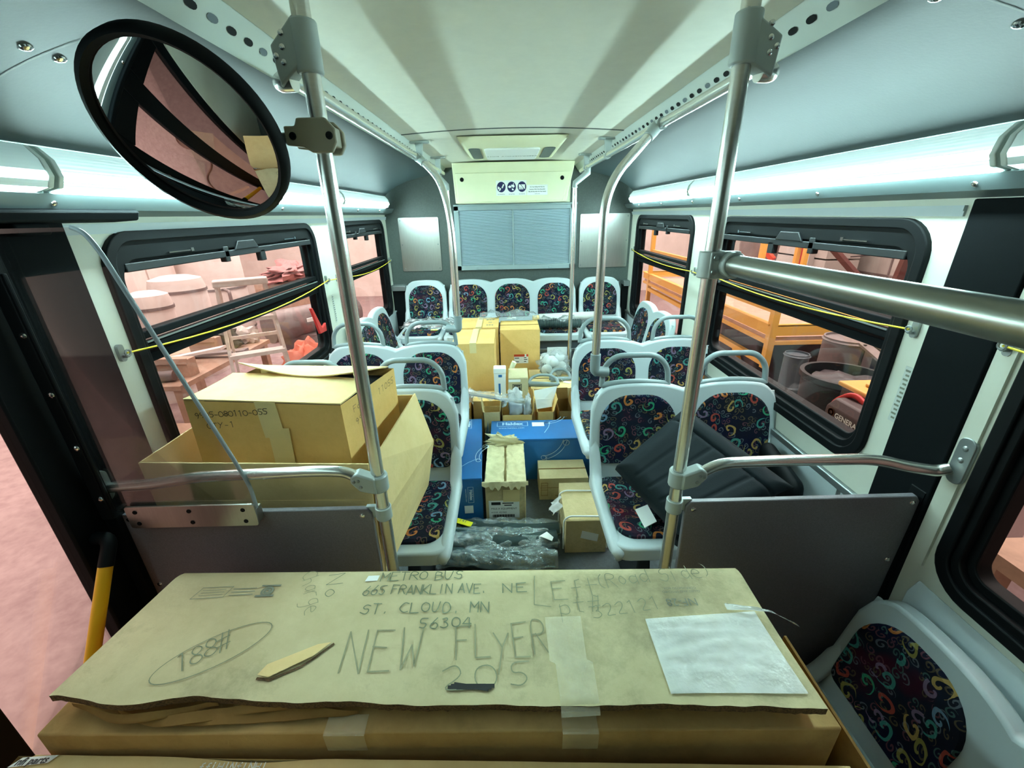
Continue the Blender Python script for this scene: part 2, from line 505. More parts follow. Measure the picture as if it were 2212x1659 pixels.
        s.add(vs, fs, mi)
        return s

    def blob(s, c, size, amp, seed, nu=22, nv=14, freq=2.2, flat=0.0):
        """crumpled closed lump: a sphere with ridged noise"""
        c = Vector(c)
        vs, fs = [], []
        for j in range(nv + 1):
            th = PI * j / nv
            for i in range(nu):
                ph = 2 * PI * i / nu
                d = Vector((math.sin(th) * math.cos(ph), math.sin(th) * math.sin(ph), math.cos(th)))
                k = 1 + amp * (abs(noise.noise(d * freq + Vector((seed, seed * 2.1, 0)))) * 2 - 0.6) + amp * 0.5 * noise.noise(d * freq * 3 + Vector((seed, 0, 5)))
                p = Vector((d.x * size[0] * k, d.y * size[1] * k, d.z * size[2] * k))
                if flat and p.z < -size[2] * flat:
                    p.z = -size[2] * flat
                vs.append(c + p)
        for j in range(nv):
            for i in range(nu):
                i2 = (i + 1) % nu
                fs.append((j * nu + i, (j + 1) * nu + i, (j + 1) * nu + i2, j * nu + i2))
        s.add(vs, fs)
        return s


def fillet(pts, r, n=6):
    P = [Vector(p) for p in pts]
    out = [P[0]]
    for a, b, c in zip(P, P[1:], P[2:]):
        d1, d2 = (a - b), (c - b)
        k = min(r, d1.length * 0.49, d2.length * 0.49)
        p, q = b + d1.normalized() * k, b + d2.normalized() * k
        for i in range(n + 1):
            t = i / n
            out.append(p * (1 - t) ** 2 + b * 2 * t * (1 - t) + q * t * t)
    out.append(P[-1])
    return out


def rrect(x0, x1, y0, y1, r, n=5):
    rs = r if isinstance(r, (tuple, list)) else (r, r, r, r)
    out = []
    for (cx, cy, a, q) in ((x1 - rs[0], y0 + rs[0], -90, rs[0]), (x1 - rs[1], y1 - rs[1], 0, rs[1]), (x0 + rs[2], y1 - rs[2], 90, rs[2]), (x0 + rs[3], y0 + rs[3], 180, rs[3])):
        for i in range(n + 1):
            t = math.radians(a + 90 * i / n)
            out.append((cx + q * math.cos(t), cy + q * math.sin(t)))
    return out


BASE = {}
MADE = {}


def link_mesh(name, mb, mats, origin, bevel, smooth, subsurf, seg):
    me = bpy.data.meshes.new(name)
    me.from_pydata([tuple(p - origin) for p in mb.v], [], mb.f)
    for m in (mats if isinstance(mats, (list, tuple)) else [mats]):
        me.materials.append(m)
    for i, k in mb.m.items():
        me.polygons[i].material_index = k
    if mb.u:
        lay = me.uv_layers.new(name='UVMap')
        for p in me.polygons:
            for li in p.loop_indices:
                lay.data[li].uv = mb.u.get(me.loops[li].vertex_index, (0, 0))
    bm = bmesh.new()
    bm.from_mesh(me)
    bmesh.ops.recalc_face_normals(bm, faces=bm.faces)
    bm.to_mesh(me)
    bm.free()
    if smooth:
        me.polygons.foreach_set('use_smooth', [True] * len(me.polygons))
        me.set_sharp_from_angle(angle=math.radians(smooth if smooth > 1 else 50))
    o = bpy.data.objects.new(name, me)
    COL.objects.link(o)
    if bevel:
        b = o.modifiers.new('edge', 'BEVEL')
        b.width = bevel
        b.segments = seg
        b.limit_method = 'ANGLE'
        b.angle_limit = math.radians(35)
        b.harden_normals = False
        me.polygons.foreach_set('use_smooth', [True] * len(me.polygons))
        me.set_sharp_from_angle(angle=math.radians(40))
    if subsurf:
        q = o.modifiers.new('round', 'SUBSURF')
        q.levels = q.render_levels = subsurf
        me.polygons.foreach_set('use_smooth', [True] * len(me.polygons))
    return o


def tag(o, label, cat, group=None, kind=None):
    o['label'] = label
    o['category'] = cat
    if group:
        o['group'] = group
    if kind:
        o['kind'] = kind
    return o


def thing(name, label, cat, loc=(0, 0, 0), group=None, kind=None, rz=0.0, local=False):
    o = bpy.data.objects.new(name, None)
    o.empty_display_size = 0.1
    COL.objects.link(o)
    o.location = loc
    o.rotation_euler = (0, 0, rz)
    BASE[o] = Vector((0, 0, 0)) if local else Vector(loc)
    return tag(o, label, cat, group, kind)


HELD_BY = {'clamp_screw': ('ceiling_clamp', 'clamp'), 'bolt': ('pole_clamp', 'angle_bracket', 'steel_plate'), 'label_print': ('shipping_label',), 'label_band': ('shipping_label',),
           'lock': ('hatch_door',), 'tag_print': ('yellow_tag',), 'screw': ('board', 'sheet'), 'symbol': ('symbol_disc',), 'sash_lip': ('sash_rail',), 'latch_rod': ('latch_bar',),
           'handle': ('door',), 'emblem': ('tank_shell',), 'core': ('wrap',)}


def part(parent, name, mb, mats, bevel=0.0, smooth=0, subsurf=0, seg=2, label=None):
    for ch in MADE.get(parent, ())[::-1]:
        if ch.name.split('.')[0] in HELD_BY.get(name, ()):
            parent = ch
            break
    o = link_mesh(name, mb, mats, BASE[parent], bevel, smooth, subsurf, seg)
    o.parent = parent
    MADE.setdefault(parent, []).append(o)
    BASE[o] = BASE[parent]
    if label:
        o['label'] = label
    return o


def solo(name, label, cat, mb, mats, group=None, kind=None, bevel=0.0, smooth=0, subsurf=0, seg=2):
    lo = Vector((min(p.x for p in mb.v), min(p.y for p in mb.v), min(p.z for p in mb.v)))
    hi = Vector((max(p.x for p in mb.v), max(p.y for p in mb.v), max(p.z for p in mb.v)))
    org = Vector(((lo.x + hi.x) / 2, (lo.y + hi.y) / 2, lo.z))
    o = link_mesh(name, mb, mats, org, bevel, smooth, subsurf, seg)
    o.location = org
    BASE[o] = org
    return tag(o, label, cat, group, kind)


def struct(name, label, cat, mb, mats, **k):
    return solo(name, label, cat, mb, mats, kind='structure', **k)


def copy_tree(src, loc, rz, label, group=None):
    def rec(o, par):
        c = o.copy()
        COL.objects.link(c)
        c.parent = par
        for ch in o.children:
            rec(ch, c)
        return c
    r = rec(src, None)
    r.location = loc
    r.rotation_euler = (0, 0, rz)
    r['label'] = label
    if group:
        r['group'] = group
    BASE[r] = BASE[src]
    return r


# ------------------------------------------------------------------ lettering
GL = {'M': '00 09 34 69 60', 'E': '60 00 09 69/05 45', 'T': '39 30/09 69', 'R': '00 09 49 67 55 05/25 60', 'O': '39 07 02 30 62 67 39', 'B': '00 09 48 57 45 05/45 62 40 00',
      'U': '09 02 20 41 69', 'S': '68 39 17 25 55 63 40 02', '6': '59 25 02 20 50 63 45 14', '5': '69 19 15 45 63 40 11', 'F': '00 09 69/05 45', 'A': '00 39 60/13 53', 'N': '00 09 60 69',
      'K': '00 09/69 04 60', 'L': '09 00 60', 'I': '30 39', 'V': '09 30 69', '.': '20 21', 'C': '68 39 06 03 30 61', 'D': '00 09 49 66 63 40 00', '3': '18 49 57 25 45 62 30 01',
      '0': '39 07 02 30 62 67 39', '4': '49 04 64/59 50', 'W': '09 10 35 50 69', 'Y': '09 35 69/35 10', 'H': '00 09/60 69/05 65', 'P': '00 09 59 66 44 04', '#': '10 39/40 69/03 63/06 66',
      '1': '18 39 30', '2': '07 39 58 55 00 60', '8': '39 17 25 54 62 30 02 14 55 67 39', '9': '65 34 16 39 58 65 40', 'o': '36 14 12 30 52 54 36', 'h': '09 00/04 25 44 50', 'a': '55 26 03 20 52/56 50', 'r': '06 00/04 26 56',
      'g': '56 26 03 21 52/56 50 3- 0-', 'e': '03 53 45 26 04 02 20 50', 't': '29 21 40/06 56', 'd': '55 26 03 20 52/59 50', 'p': '06 0-/05 36 54 51 30 01', 'i': '26 20/28 29', 'f': '59 38 30/15 55', 'x': '06 50/00 56', 'l': '29 20',
      'Q': '39 07 02 30 62 67 39/42 60', '-': '14 54', '(': '59 37 32 50', ')': '19 37 32 10', '7': '09 69 20', 'y': '06 32/66 32 1-', 'G': '68 39 06 03 30 62 65 45', 'X': '09 60/00 69', 'n': '06 00/04 26 46 54 50', 's': '56 26 14 43 51 10', 'k': '09 00/55 03 50', 'c': '55 26 03 20 51'}


ROUND = set('OCSDBRPQGU8630952aegopdhnrsct()')


def strokes(mb, text, o, u, v, h, gap=1.35, w=0.0016, wob=0.25, seed=1, aspect=0.75):
    """hand lettering as thin flat ribbons in the plane o, u (along), v (up), cap height h"""
    rr = random.Random(seed)
    o, u, v = Vector(o), Vector(u).normalized(), Vector(v).normalized()
    x = 0.0
    sx, sy = h * aspect / 6.0, h / 9.0
    for ch in text:
        if ch == ' ':
            x += h * aspect * 0.8
            continue
        dy = rr.uniform(-0.06, 0.06) * h
        for st in GL.get(ch, '').split('/'):
            pts = []
            for q in st.split():
                py = -4 if q[1] == '-' else int(q[1])
                pts.append(Vector((x + (int(q[0]) + rr.uniform(-wob, wob)) * sx, dy + (py + rr.uniform(-wob, wob)) * sy)))
            if ch in ROUND and len(pts) > 3:
                shut = (pts[0] - pts[-1]).length < h * 0.12
                for _ in range(2):
                    q2 = [] if shut else [pts[0]]
                    pr = list(zip(pts, pts[1:]))
                    for a_, b_ in pr:
                        q2 += [a_ * 0.75 + b_ * 0.25, a_ * 0.25 + b_ * 0.75]
                    q2.append(q2[0] if shut else pts[-1])
                    pts = q2
            ribbon(mb, pts, o, u, v, w)
        x += h * aspect * gap
    return mb


def ribbon(mb, pts, o, u, v, w, closed=False):
    o, u, v = Vector(o), Vector(u), Vector(v)
    pts = [Vector((p[0], p[1])) for p in pts]
    n = len(pts)
    for i in range(n if closed else n - 1):
        a, b = pts[i], pts[(i + 1) % n]
        d = (b - a)
        if d.length < 1e-6:
            continue
        d.normalize()
        s = Vector((-d.y, d.x)) * (w / 2)
        a2, b2 = a - d * (w / 2), b + d * (w / 2)
        mb.add([o + u * q.x + v * q.y for q in (a2 - s, b2 - s, b2 + s, a2 + s)], [(0, 1, 2, 3)])
    return mb


def print_text(mb, text, o, u, v, size, align='LEFT', bold=0.0):
    """printed lettering from the built-in typeface as flat faces in the plane o, u, v"""
    cu = bpy.data.curves.new('lettering', 'FONT')
    cu.body = text
    cu.size = size
    cu.align_x = align
    cu.offset = bold
    cu.resolution_u = 3
    ob = bpy.data.objects.new('lettering', cu)
    COL.objects.link(ob)
    dg = bpy.context.evaluated_depsgraph_get()
    me = bpy.data.meshes.new_from_object(ob.evaluated_get(dg))
    o, u, v = Vector(o), Vector(u).normalized(), Vector(v).normalized()
    mb.add([o + u * p.co.x + v * p.co.y for p in me.vertices], [tuple(p.vertices) for p in me.polygons])
    bpy.data.objects.remove(ob)
    bpy.data.curves.remove(cu)
    bpy.data.meshes.remove(me)
    return mb


XL, XR, YR = -1.16, 1.20, 4.30      # side walls and rear wall
ZC = 2.0

# ================================================================== THE BUS SHELL
mb = MB()
mb.box(XL - 0.04, XR + 0.04, 0.96, YR + 0.1, -0.06, 0.0)
struct('floor', 'grey rubber floor of the raised rear section under the cartons', 'floor', mb, M['floor'])
mb = MB()
mb.box(XL - 0.04, XR + 0.04, -1.6, 0.96, -0.5, -0.45)
mb.box(XL, XR, 0.94, 0.96, -0.45, -0.06)
struct('floor_lower', 'lower grey rubber floor and step in front of the dark partitions', 'floor', mb, M['floor'])

# ceiling with a slight crown
mb = MB()
prof = [(-0.55 + 1.18 * i / 16, ZC + 0.022 * (1 - (2 * i / 16 - 1) ** 2)) for i in range(17)]
poly = prof + [(0.63, ZC + 0.08), (-0.55, ZC + 0.08)]
mb.prism(poly, (0, -1.6, 0), (1, 0, 0), (0, 0, 1), (0, YR + 1.65, 0))
struct('ceiling', 'cream crowned ceiling panel down the middle of the bus', 'ceiling', mb, M['ceiling'], smooth=30)
mb = MB()
seamp = [(x, z - 0.003) for x, z in prof]
poly = seamp + [(0.63, ZC + 0.03), (-0.55, ZC + 0.03)]
mb.prism(poly, (0, 2.555, 0), (1, 0, 0), (0, 0, 1), (0, 0.012, 0))
struct('trim_1', 'thin dark seam across the cream ceiling before the roof hatch', 'trim', mb, M['rearwall'])

# slotted duct strips and cove panels on both sides
for side, k in ((-1, 0), (1, 1)):
    xe, xp, xl = ((-0.55, -0.595, -1.06), (0.63, 0.68, 1.105))[k]
    mb = MB()
    p0, p1 = Vector((xe, 0, ZC + 0.004)), Vector((xp, 0, 1.935))
    mb.prism([(xe, ZC + 0.004), (xp, 1.935), (xp + side * 0.02, 1.935), (xe + side * 0.03, ZC + 0.03)], (0, -1.6, 0), (1, 0, 0), (0, 0, 1), (0, YR + 1.65, 0))
    # slots punched along the strip
    d = (p1 - p0).normalized()
    nrm = Vector((-side * abs(d.z), 0, -abs(d.x)))
    mid = (p0 + p1) / 2 + nrm * 0.0012
    y = 0.3
    i = 0
    while y < 3.9:
        slot = [(0.017 * math.copysign(abs(math.cos(t)) ** 0.8, math.cos(t)), 0.0075 * math.sin(t)) for t in [2 * PI * q / 12 for q in range(12)]]
        mb.flat(slot, mid + Vector((0, y, 0)), (0, 1, 0), d, mi=1 if i % 3 else 2)
        y += 0.062
        i += 1
    struct('trim_%d' % (2 + k), ('pale slotted duct strip along the ceiling edge above the door-side seats', 'pale slotted duct strip along the ceiling edge above the scaffold-side seats')[k], 'trim',
           mb, [M['duct'], M['black'], M['lidblue']])
    arc = [(xp, 1.935), (xp + side * 0.02, 1.928)]
    c0, c1, c2 = Vector((xp + side * 0.02, 1.928)), Vector((xl - side * 0.10, 1.875)), Vector((xl, 1.765))
    for q in range(1, 13):
        t = q / 12
        b2 = c0 * (1 - t) ** 2 + c1 * 2 * t * (1 - t) + c2 * t * t
        arc.append((b2.x, b2.y))
    mb = MB()
    poly = arc + [(x + side * 0.02, z + 0.03) for x, z in reversed(arc)]
    mb.prism(poly, (0, -1.6, 0), (1, 0, 0), (0, 0, 1), (0, YR + 1.6 - 0.28, 0))
    # thin joint between two panel lengths, with rivets either side
    for yj, wj in (((0.93, 0.003), (2.95, 0.003)), ((0.86, 0.003), (2.75, 0.003)))[k]:
        pj = [(x, z - 0.0012) for x, z in arc[2:]]
        for (xa, za), (xb, zb) in zip(pj, pj[1:]):
            mb.add([(xa, yj, za), (xb, yj, zb), (xb, yj + wj, zb), (xa, yj + wj, za)], [(0, 1, 2, 3)], 1)
    for t, dy in ((0.35, -0.03), (0.35, 0.03), (0.88, -0.02), (0.05, 0.03)):
        b2 = c0 * (1 - t) ** 2 + c1 * 2 * t * (1 - t) + c2 * t * t
        tg = (c1 - c0) * (1 - t) + (c2 - c1) * t
        nn = Vector((tg.y, 0, -tg.x)).normalized()
        if nn.z > 0:
            nn = -nn
        for yy in (((0.93, 0.86), (2.95, 2.75))[0][k],):
            mb.dome((b2.x, yy + dy, b2.y), nn, 0.011, 0.006, mi=2)
    struct('trim_%d' % (4 + k), ('grey concave cove panel over the door-side light strip', 'grey concave cove panel over the scaffold-side light strip')[k], 'trim',
           mb, [M['cove'], M['rearwall'], M['chrome']], smooth=40)
    # sill under the lamps
    mb = MB()
    xw = (XL, XR)[k]
    mb.prism([(xl + side * 0.005, 1.665), (xl + side * 0.03, 1.630), (xw + side * 0.01, 1.612), (xw + side * 0.01, 1.69)], (0, -1.6, 0), (1, 0, 0), (0, 0, 1), (0, YR + 1.6, 0))
    for q in range(7):
        yy = 0.55 + q * 0.55
        mb.dome((xl + side * 0.02, yy, 1.6440), (-side * 0.8, 0, -0.6), 0.008, 0.005, mi=1)
    struct('trim_%d' % (6 + k), ('rounded metal sill below the door-side light strip', 'rounded metal sill below the scaffold-side light strip')[k], 'trim', mb, [M['sill'], M['chrome']], smooth=30)

# side walls (with the window and door openings left free)
WIN = {1: ('L', 1.245, 2.66, 0.76, 1.575), 2: ('L', 2.93, 4.16, 0.70, 1.575), 3: ('R', 1.225, 2.50, 0.755, 1.565), 4: ('R', 2.835, 4.10, 0.655, 1.57), 5: ('R', -0.25, 0.905, 0.60, 1.565)}


def wall_run(xa, xb, y0, y1, z0, z1, holes):
    mb = MB()
    y = y0
    for (a, b, c, d) in holes:
        mb.box(xa, xb, y, a, z0, z1)
        mb.box(xa, xb, a, b, z0, c)
        mb.box(xa, xb, a, b, d, z1)
        y = b
    mb.box(xa, xb, y, y1, z0, z1)
    return mb


IN = 0.045
mb = wall_run(XL - 0.05, XL, 0.99, YR, -0.45, 1.68, [(WIN[q][1] + IN, WIN[q][2] - IN, WIN[q][3] + IN, WIN[q][4] - IN) for q in (1, 2)])
mb.box(XL - 0.05, XL, -1.6, 0.0, -0.45, 1.68)
mb.box(XL - 0.05, XL, 0.0, 0.99, 1.60, 1.68)
struct('wall_left', 'off white window wall on the side of the glazed door', 'wall', mb, M['wall'])
mb = wall_run(XR, XR + 0.05, -1.6, YR, -0.45, 1.68, [(WIN[q][1] + IN, WIN[q][2] - IN, WIN[q][3] + IN, WIN[q][4] - IN) for q in (5, 3, 4)])
struct('wall_right', 'off white window wall on the side of the yellow scaffold', 'wall', mb, M['wall'])
# roof rails above the windows, skins behind the cove so no light leaks
mb = MB()
mb.box(XL - 0.05, XL, -1.6, YR + 0.1, 1.68, 2.1)
mb.box(XR, XR + 0.05, -1.6, YR + 0.1, 1.68, 2.1)
mb.box(XL - 0.05, XR + 0.05, -1.6, YR + 0.1, 2.1, 2.14)
struct('roof', 'outer roof skin over the ceiling and cove panels', 'roof', mb, M['rearwall'])

mb = MB()
mb.box(XL - 0.05, XR + 0.05, YR, YR + 0.08, -0.45, 2.1)
struct('wall_rear', 'dark green grey rear wall behind the bench seats', 'wall', mb, M['rearwall'])
mb = MB()  # unseen wall added to keep light out from behind the camera
mb.box(XL - 0.05, XR + 0.05, -1.7, -1.6, -0.5, 2.14)
struct('light_block_front', 'dark forward end of this part of the bus, behind the camera', 'wall', mb, M['rearwall'])
mb = MB()
mb.box(XL, XL + 0.012, 1.2, YR, -0.0, 0.70)
mb.box(XL, XL + 0.02, 1.0, YR, 0.70, 0.712)
struct('wall_left_panel', 'pale lower side panel behind the stacked cartons', 'wall', mb, M['lowwall'])
mb = MB()
mb.box(XR - 0.014, XR, 1.17, YR, 0.0, 0.66)
mb.box(XR - 0.02, XR, 1.17, YR, 0.645, 0.672, mi=1)
mb.box(XR - 0.018, XR - 0.012, 1.245, 1.262, 0.0, 0.66, mi=1)
mb.hexa([(XR - 0.05, -1.2, -0.45), (XR, -1.2, -0.45), (XR, 0.92, -0.45), (XR - 0.05, 0.92, -0.45), (XR - 0.025, -1.2, 0.53), (XR, -1.2, 0.57), (XR, 0.92, 0.57), (XR - 0.025, 0.92, 0.53)])
struct('wall_right_panel', 'pale blue grey lower side panel beside the dark vinyl cushion', 'wall', mb, [M['lowwall'], M['alu']], bevel=0.006)

# horizontal moulding over the windows
for k, (xx, s) in enumerate(((XL, 1), (XR, -1))):
    mb = MB()
    a, b = sorted((xx, xx + s * 0.010))
    y0 = 1.17
    mb.box(a, b, y0, YR, 1.583, 1.597)
    a, b = sorted((xx, xx + s * 0.006))
    mb.box(a, b, y0, YR, 1.570, 1.583)
    struct('trim_%d' % (8 + k), ('thin moulding above the door-side windows', 'thin moulding above the scaffold-side windows')[k], 'trim', mb, M['lowwall'])

# black pillars beside the partitions
mb = MB()
mb.box(XL - 0.01, XL + 0.012, 0.985, 1.172, -0.40, 1.612)
struct('wall_left_pillar', 'black vinyl covered pillar behind the acrylic shield', 'pillar', mb, M['blackpad'], bevel=0.004)
mb = MB()
mb.box(XR - 0.012, XR + 0.01, 0.975, 1.150, 0.0, 1.612)
struct('wall_right_pillar', 'black vinyl covered pillar between the two scaffold-side windows', 'pillar', mb, M['blackpad'], bevel=0.004)


# windows --------------------------------------------------------------
def window(n, label):
    side, y0, y1, z0, z1 = WIN[n]
    x, s = (XL, 1) if side == 'L' else (XR, -1)
    o = thing('window_%d' % n, label, 'window', (x, (y0 + y1) / 2, z0), kind='structure')
    mb = MB()
    ro = 0.11

    def ring(r_out, r_in, xa, xb):
        outer = rrect(*r_out, n=7)
        inner = rrect(*r_in, n=7)
        m_ = len(outer)
        va = [(xa, p[0], p[1]) for p in outer] + [(xa, p[0], p[1]) for p in inner]
        vb = [(xb, p[0], p[1]) for p in outer] + [(xb, p[0], p[1]) for p in inner]
        fs = []
        for i in range(m_):
            j = (i + 1) % m_
            fs += [(i, j, m_ + j, m_ + i), (2 * m_ + i, 3 * m_ + i, 3 * m_ + j, 2 * m_ + j), (i, 2 * m_ + i, 2 * m_ + j, j), (m_ + i, m_ + j, 3 * m_ + j, 3 * m_ + i)]
        mb.add(va + vb, fs)
    # stepped rubber frame
    ring((y0, y1, z0, z1, ro), (y0 + 0.035, y1 - 0.035, z0 + 0.035, z1 - 0.03, ro - 0.03), x + s * 0.016, x - s * 0.06)
    ring((y0 + 0.02, y1 - 0.02, z0 + 0.02, z1 - 0.02, ro - 0.015), (y0 + 0.055, y1 - 0.055, z0 + 0.06, z1 - 0.085, ro - 0.045), x + s * 0.006, x - s * 0.06)
    ring((y0 + 0.03, y1 - 0.03, z0 + 0.03, z1 - 0.03, ro - 0.02), (y0 + 0.075, y1 - 0.075, z0 + 0.085, z1 - 0.105, 0.04), x - s * 0.014, x - s * 0.06)
    part(o, 'frame', mb, M['black'], bevel=0.004)
    mb = MB()
    xa, xb = sorted((x - s * 0.020, x - s * 0.024))
    mb.box(xa, xb, y0 + 0.05, y1 - 0.05, z0 + 0.06, z1 - 0.05)
    part(o, 'pane', mb, M['glass'])
    # sliding sash rail across, with a lighter lip
    zm = z0 + (z1 - z0) * 0.55 if n != 4 else z0 + (z1 - z0) * 0.60
    if n == 2:
        zm = 1.19
    mb = MB()
    for (q, w, dx) in ((0.055, 0.024, -0.004), (0.018, 0.022, 0.002), (-0.018, 0.030, -0.006)):
        xa, xb = sorted((x + s * dx, x - s * 0.05))
        mb.box(xa, xb, y0 + 0.05, y1 - 0.05, zm + q - w / 2, zm + q + w / 2)
    part(o, 'sash_rail', mb, M['blackpad'], bevel=0.003)
    mb = MB()
    xa, xb = sorted((x - s * 0.001, x + s * 0.003))
    mb.box(xa, xb, y0 + 0.06, y1 - 0.06, zm + 0.032, zm + 0.037)
    part(o, 'sash_lip', mb, M['alu'], label='thin grey metal lip')
    # latches on the tilting top light
    L_ = y1 - y0
    mb = MB()
    xa, xb = sorted((x - s * 0.016, x + s * 0.010))
    zt = z1 - 0.105
    mb.box(xa, xb, y0 + 0.07, y1 - 0.07, zt - 0.012, zt + 0.014)
    for f in (0.5,):
        yc = y0 + L_ * f
        mb.prism([(-0.09, 0.0), (0.09, 0.0), (0.06, 0.035), (-0.06, 0.035)], (x + s * 0.004, yc, zt + 0.012), (0, 1, 0), (0, 0, 1), (s * 0.010, 0, 0))
        mb.box(xa, xb, yc + 0.10, yc + 0.14, zt - 0.05, zt)
        mb.box(xa, xb, yc - 0.16, yc - 0.13, zt - 0.03, zt + 0.03)
    part(o, 'latch_bar', mb, M['dark'], bevel=0.003)
    mb = MB()
    for f in (0.22, 0.78):
        yc = y0 + L_ * f
        mb.box(*sorted((x + s * 0.008, x + s * 0.014)), yc - 0.06, yc + 0.06, zt + 0.030, zt + 0.034)
        mb.box(*sorted((x + s * 0.008, x + s * 0.016)), yc + 0.045, yc + 0.058, zt + 0.028, zt + 0.040)
    part(o, 'latch_rod', mb, M['chrome'])
    return o


window(1, 'large window with a stepladder outside, behind the taped carton')
window(2, 'narrow looking window with pink view beside the rear bench')
window(3, 'large window with the yellow lift and red rack beam outside')
window(4, 'narrow looking window with yellow uprights outside beside the rear bench')
window(5, 'dark framed window at the bottom corner above the aisle-facing seat')

# red emergency release on window 1
mb = MB()
mb.prism([(2.40, 1.12), (2.418, 1.12), (2.50, 0.98), (2.555, 1.0), (2.55, 0.95), (2.46, 0.955)], (XL + 0.012, 0, 0), (0, 1, 0), (0, 0, 1), (0.014, 0, 0))
solo('emergency_release_tab', 'red emergency release tab on the rubber frame of the stepladder window', 'release tab', mb, M['red'], bevel=0.002)

# glazed door on the left ------------------------------------------------
door = thing('door_1', 'black framed glazed double door letting in the pink garage floor', 'door', (XL - 0.04, 0.5, -0.4), kind='structure')
mb = MB()
X0, X1 = XL - 0.055, XL - 0.01
for (a, b) in ((0.888, 0.985), (0.47, 0.617), (0.0, 0.11)):
    mb.box(X0, X1, a, b, -0.42, 1.58)
for (a, b) in ((0.617, 0.888), (0.11, 0.47)):
    mb.box(X0, X1, a, b, -0.42, -0.30)
    mb.box(X0, X1, a, b, 1.48, 1.58)
part(door, 'door_frame', mb, M['black'], bevel=0.006)
for (a, b) in ((0.617, 0.888), (0.11, 0.47)):
    mb = MB()
    mb.box(XL - 0.036, XL - 0.032, a - 0.01, b + 0.01, -0.31, 1.49)
    part(door, 'door_pane', mb, M['doorglass'])
mb = MB()
mb.box(XL - 0.12, XL + 0.05, 0.0, 0.985, -0.46, -0.42)
part(door, 'threshold', mb, M['black'])
bar = thing('door_grab_bar', 'yellow door grab bar with a black elbow on the black door post', 'grab bar', (-1.13, 0.76, 0.3))
mb = MB()
mb.tube(fillet([(-1.118, 0.893, 0.742), (-1.122, 0.76, 0.525), (-1.125, 0.64, 0.33)], 0.02), 0.0165, 14)
part(bar, 'rail', mb, M['yellow'], smooth=50)
mb = MB()
mb.tube(fillet([(-1.117, 0.885, 0.730), (-1.117, 0.925, 0.79), (-1.168, 0.935, 0.785)], 0.03), 0.0175, 14)
part(bar, 'elbow', mb, M['black'], smooth=50)
mb = MB()
mb.tube(fillet([(-1.125, 0.645, 0.338), (-1.127, 0.60, 0.27), (-1.168, 0.59, 0.26)], 0.03), 0.0175, 14)
part(bar, 'foot_elbow', mb, M['black'], smooth=50)

# black operator cover over the door, continuing the sill
mb = MB()
mb.prism([(0, 0), (0.075, 0.004), (0.085, 0.028), (0.07, 0.034), (0, 0.05)], (XL, -0.2, 1.600), (1, 0, 0), (0, 0, 1), (0, 1.54, 0))
mb.box(XL, XL + 0.05, 1.02, 1.10, 1.575, 1.602)
solo('door_operator_cover', 'long black cover above the glazed door under the light strip', 'cover', mb, M['blackpad'], bevel=0.005)

# light strips --------------------------------------------------------------
def light_strip(side, y0, y1, m, label):
    k = 0 if side < 0 else 1
    xl = (-1.06, 1.105)[k]
    o = thing('light_strip', label, 'light strip', (xl, (y0 + y1) / 2, 1.66), group='light strips along both cove panels')
    mb = MB()
    prof = [(xl + side * 0.012, 1.668), (xl - side * 0.018, 1.676), (xl - side * 0.030, 1.700), (xl - side * 0.022, 1.735), (xl + side * 0.002, 1.763)]
    arcs = []
    for (xa, za), (xb, zb) in zip(prof, prof[1:]):
        arcs.append((xa, za)); arcs.append(((xa + xb) / 2, (za + zb) / 2))
    arcs.append(prof[-1])
    n = len(arcs)
    ya, yb = y0 + 0.012, y1 - 0.012
    i0 = mb.add([(x, ya, z) for x, z in arcs] + [(x, yb, z) for x, z in arcs], [(i, i + 1, n + i + 1, n + i) for i in range(n - 1)])
    for j in range(2):
        for i in range(n):
            mb.u[i0 + j * n + i] = (float(j), i / (n - 1))
    part(o, 'diffuser', mb, m, smooth=60)
    cap = [(p[0] - side * 0.002 if 0 < i < 4 else p[0], p[1]) for i, p in enumerate(prof)]
    for yy in (y0, y1 - 0.013):
        mb = MB()
        mb.prism(cap + [(xl + side * 0.02, 1.765), (xl + side * 0.02, 1.668)], (0, yy, 0), (1, 0, 0), (0, 0, 1), (0, 0.013, 0))
        part(o, 'end_cap', mb, M['duct'], bevel=0.002)
    return o


light_strip(-1, 1.085, 2.92, STRIP_ON, 'lit light strip behind the round mirror above the stepladder window')
light_strip(-1, 2.925, 4.02, STRIP_ON, 'lit light strip above the narrow door-side rear window')
light_strip(-1, -0.75, 1.075, STRIP_FRONT, 'light strip over the glazed door with its dark tube end')
light_strip(1, 1.03, 2.72, STRIP_ON, 'lit light strip above the window with the red rack beam')
light_strip(1, 2.725, 4.02, STRIP_ON, 'lit light strip above the narrow scaffold-side rear window')
light_strip(1, -0.75, 1.02, STRIP_DIM, 'dim light strip past the dark pillar above the dark framed window')

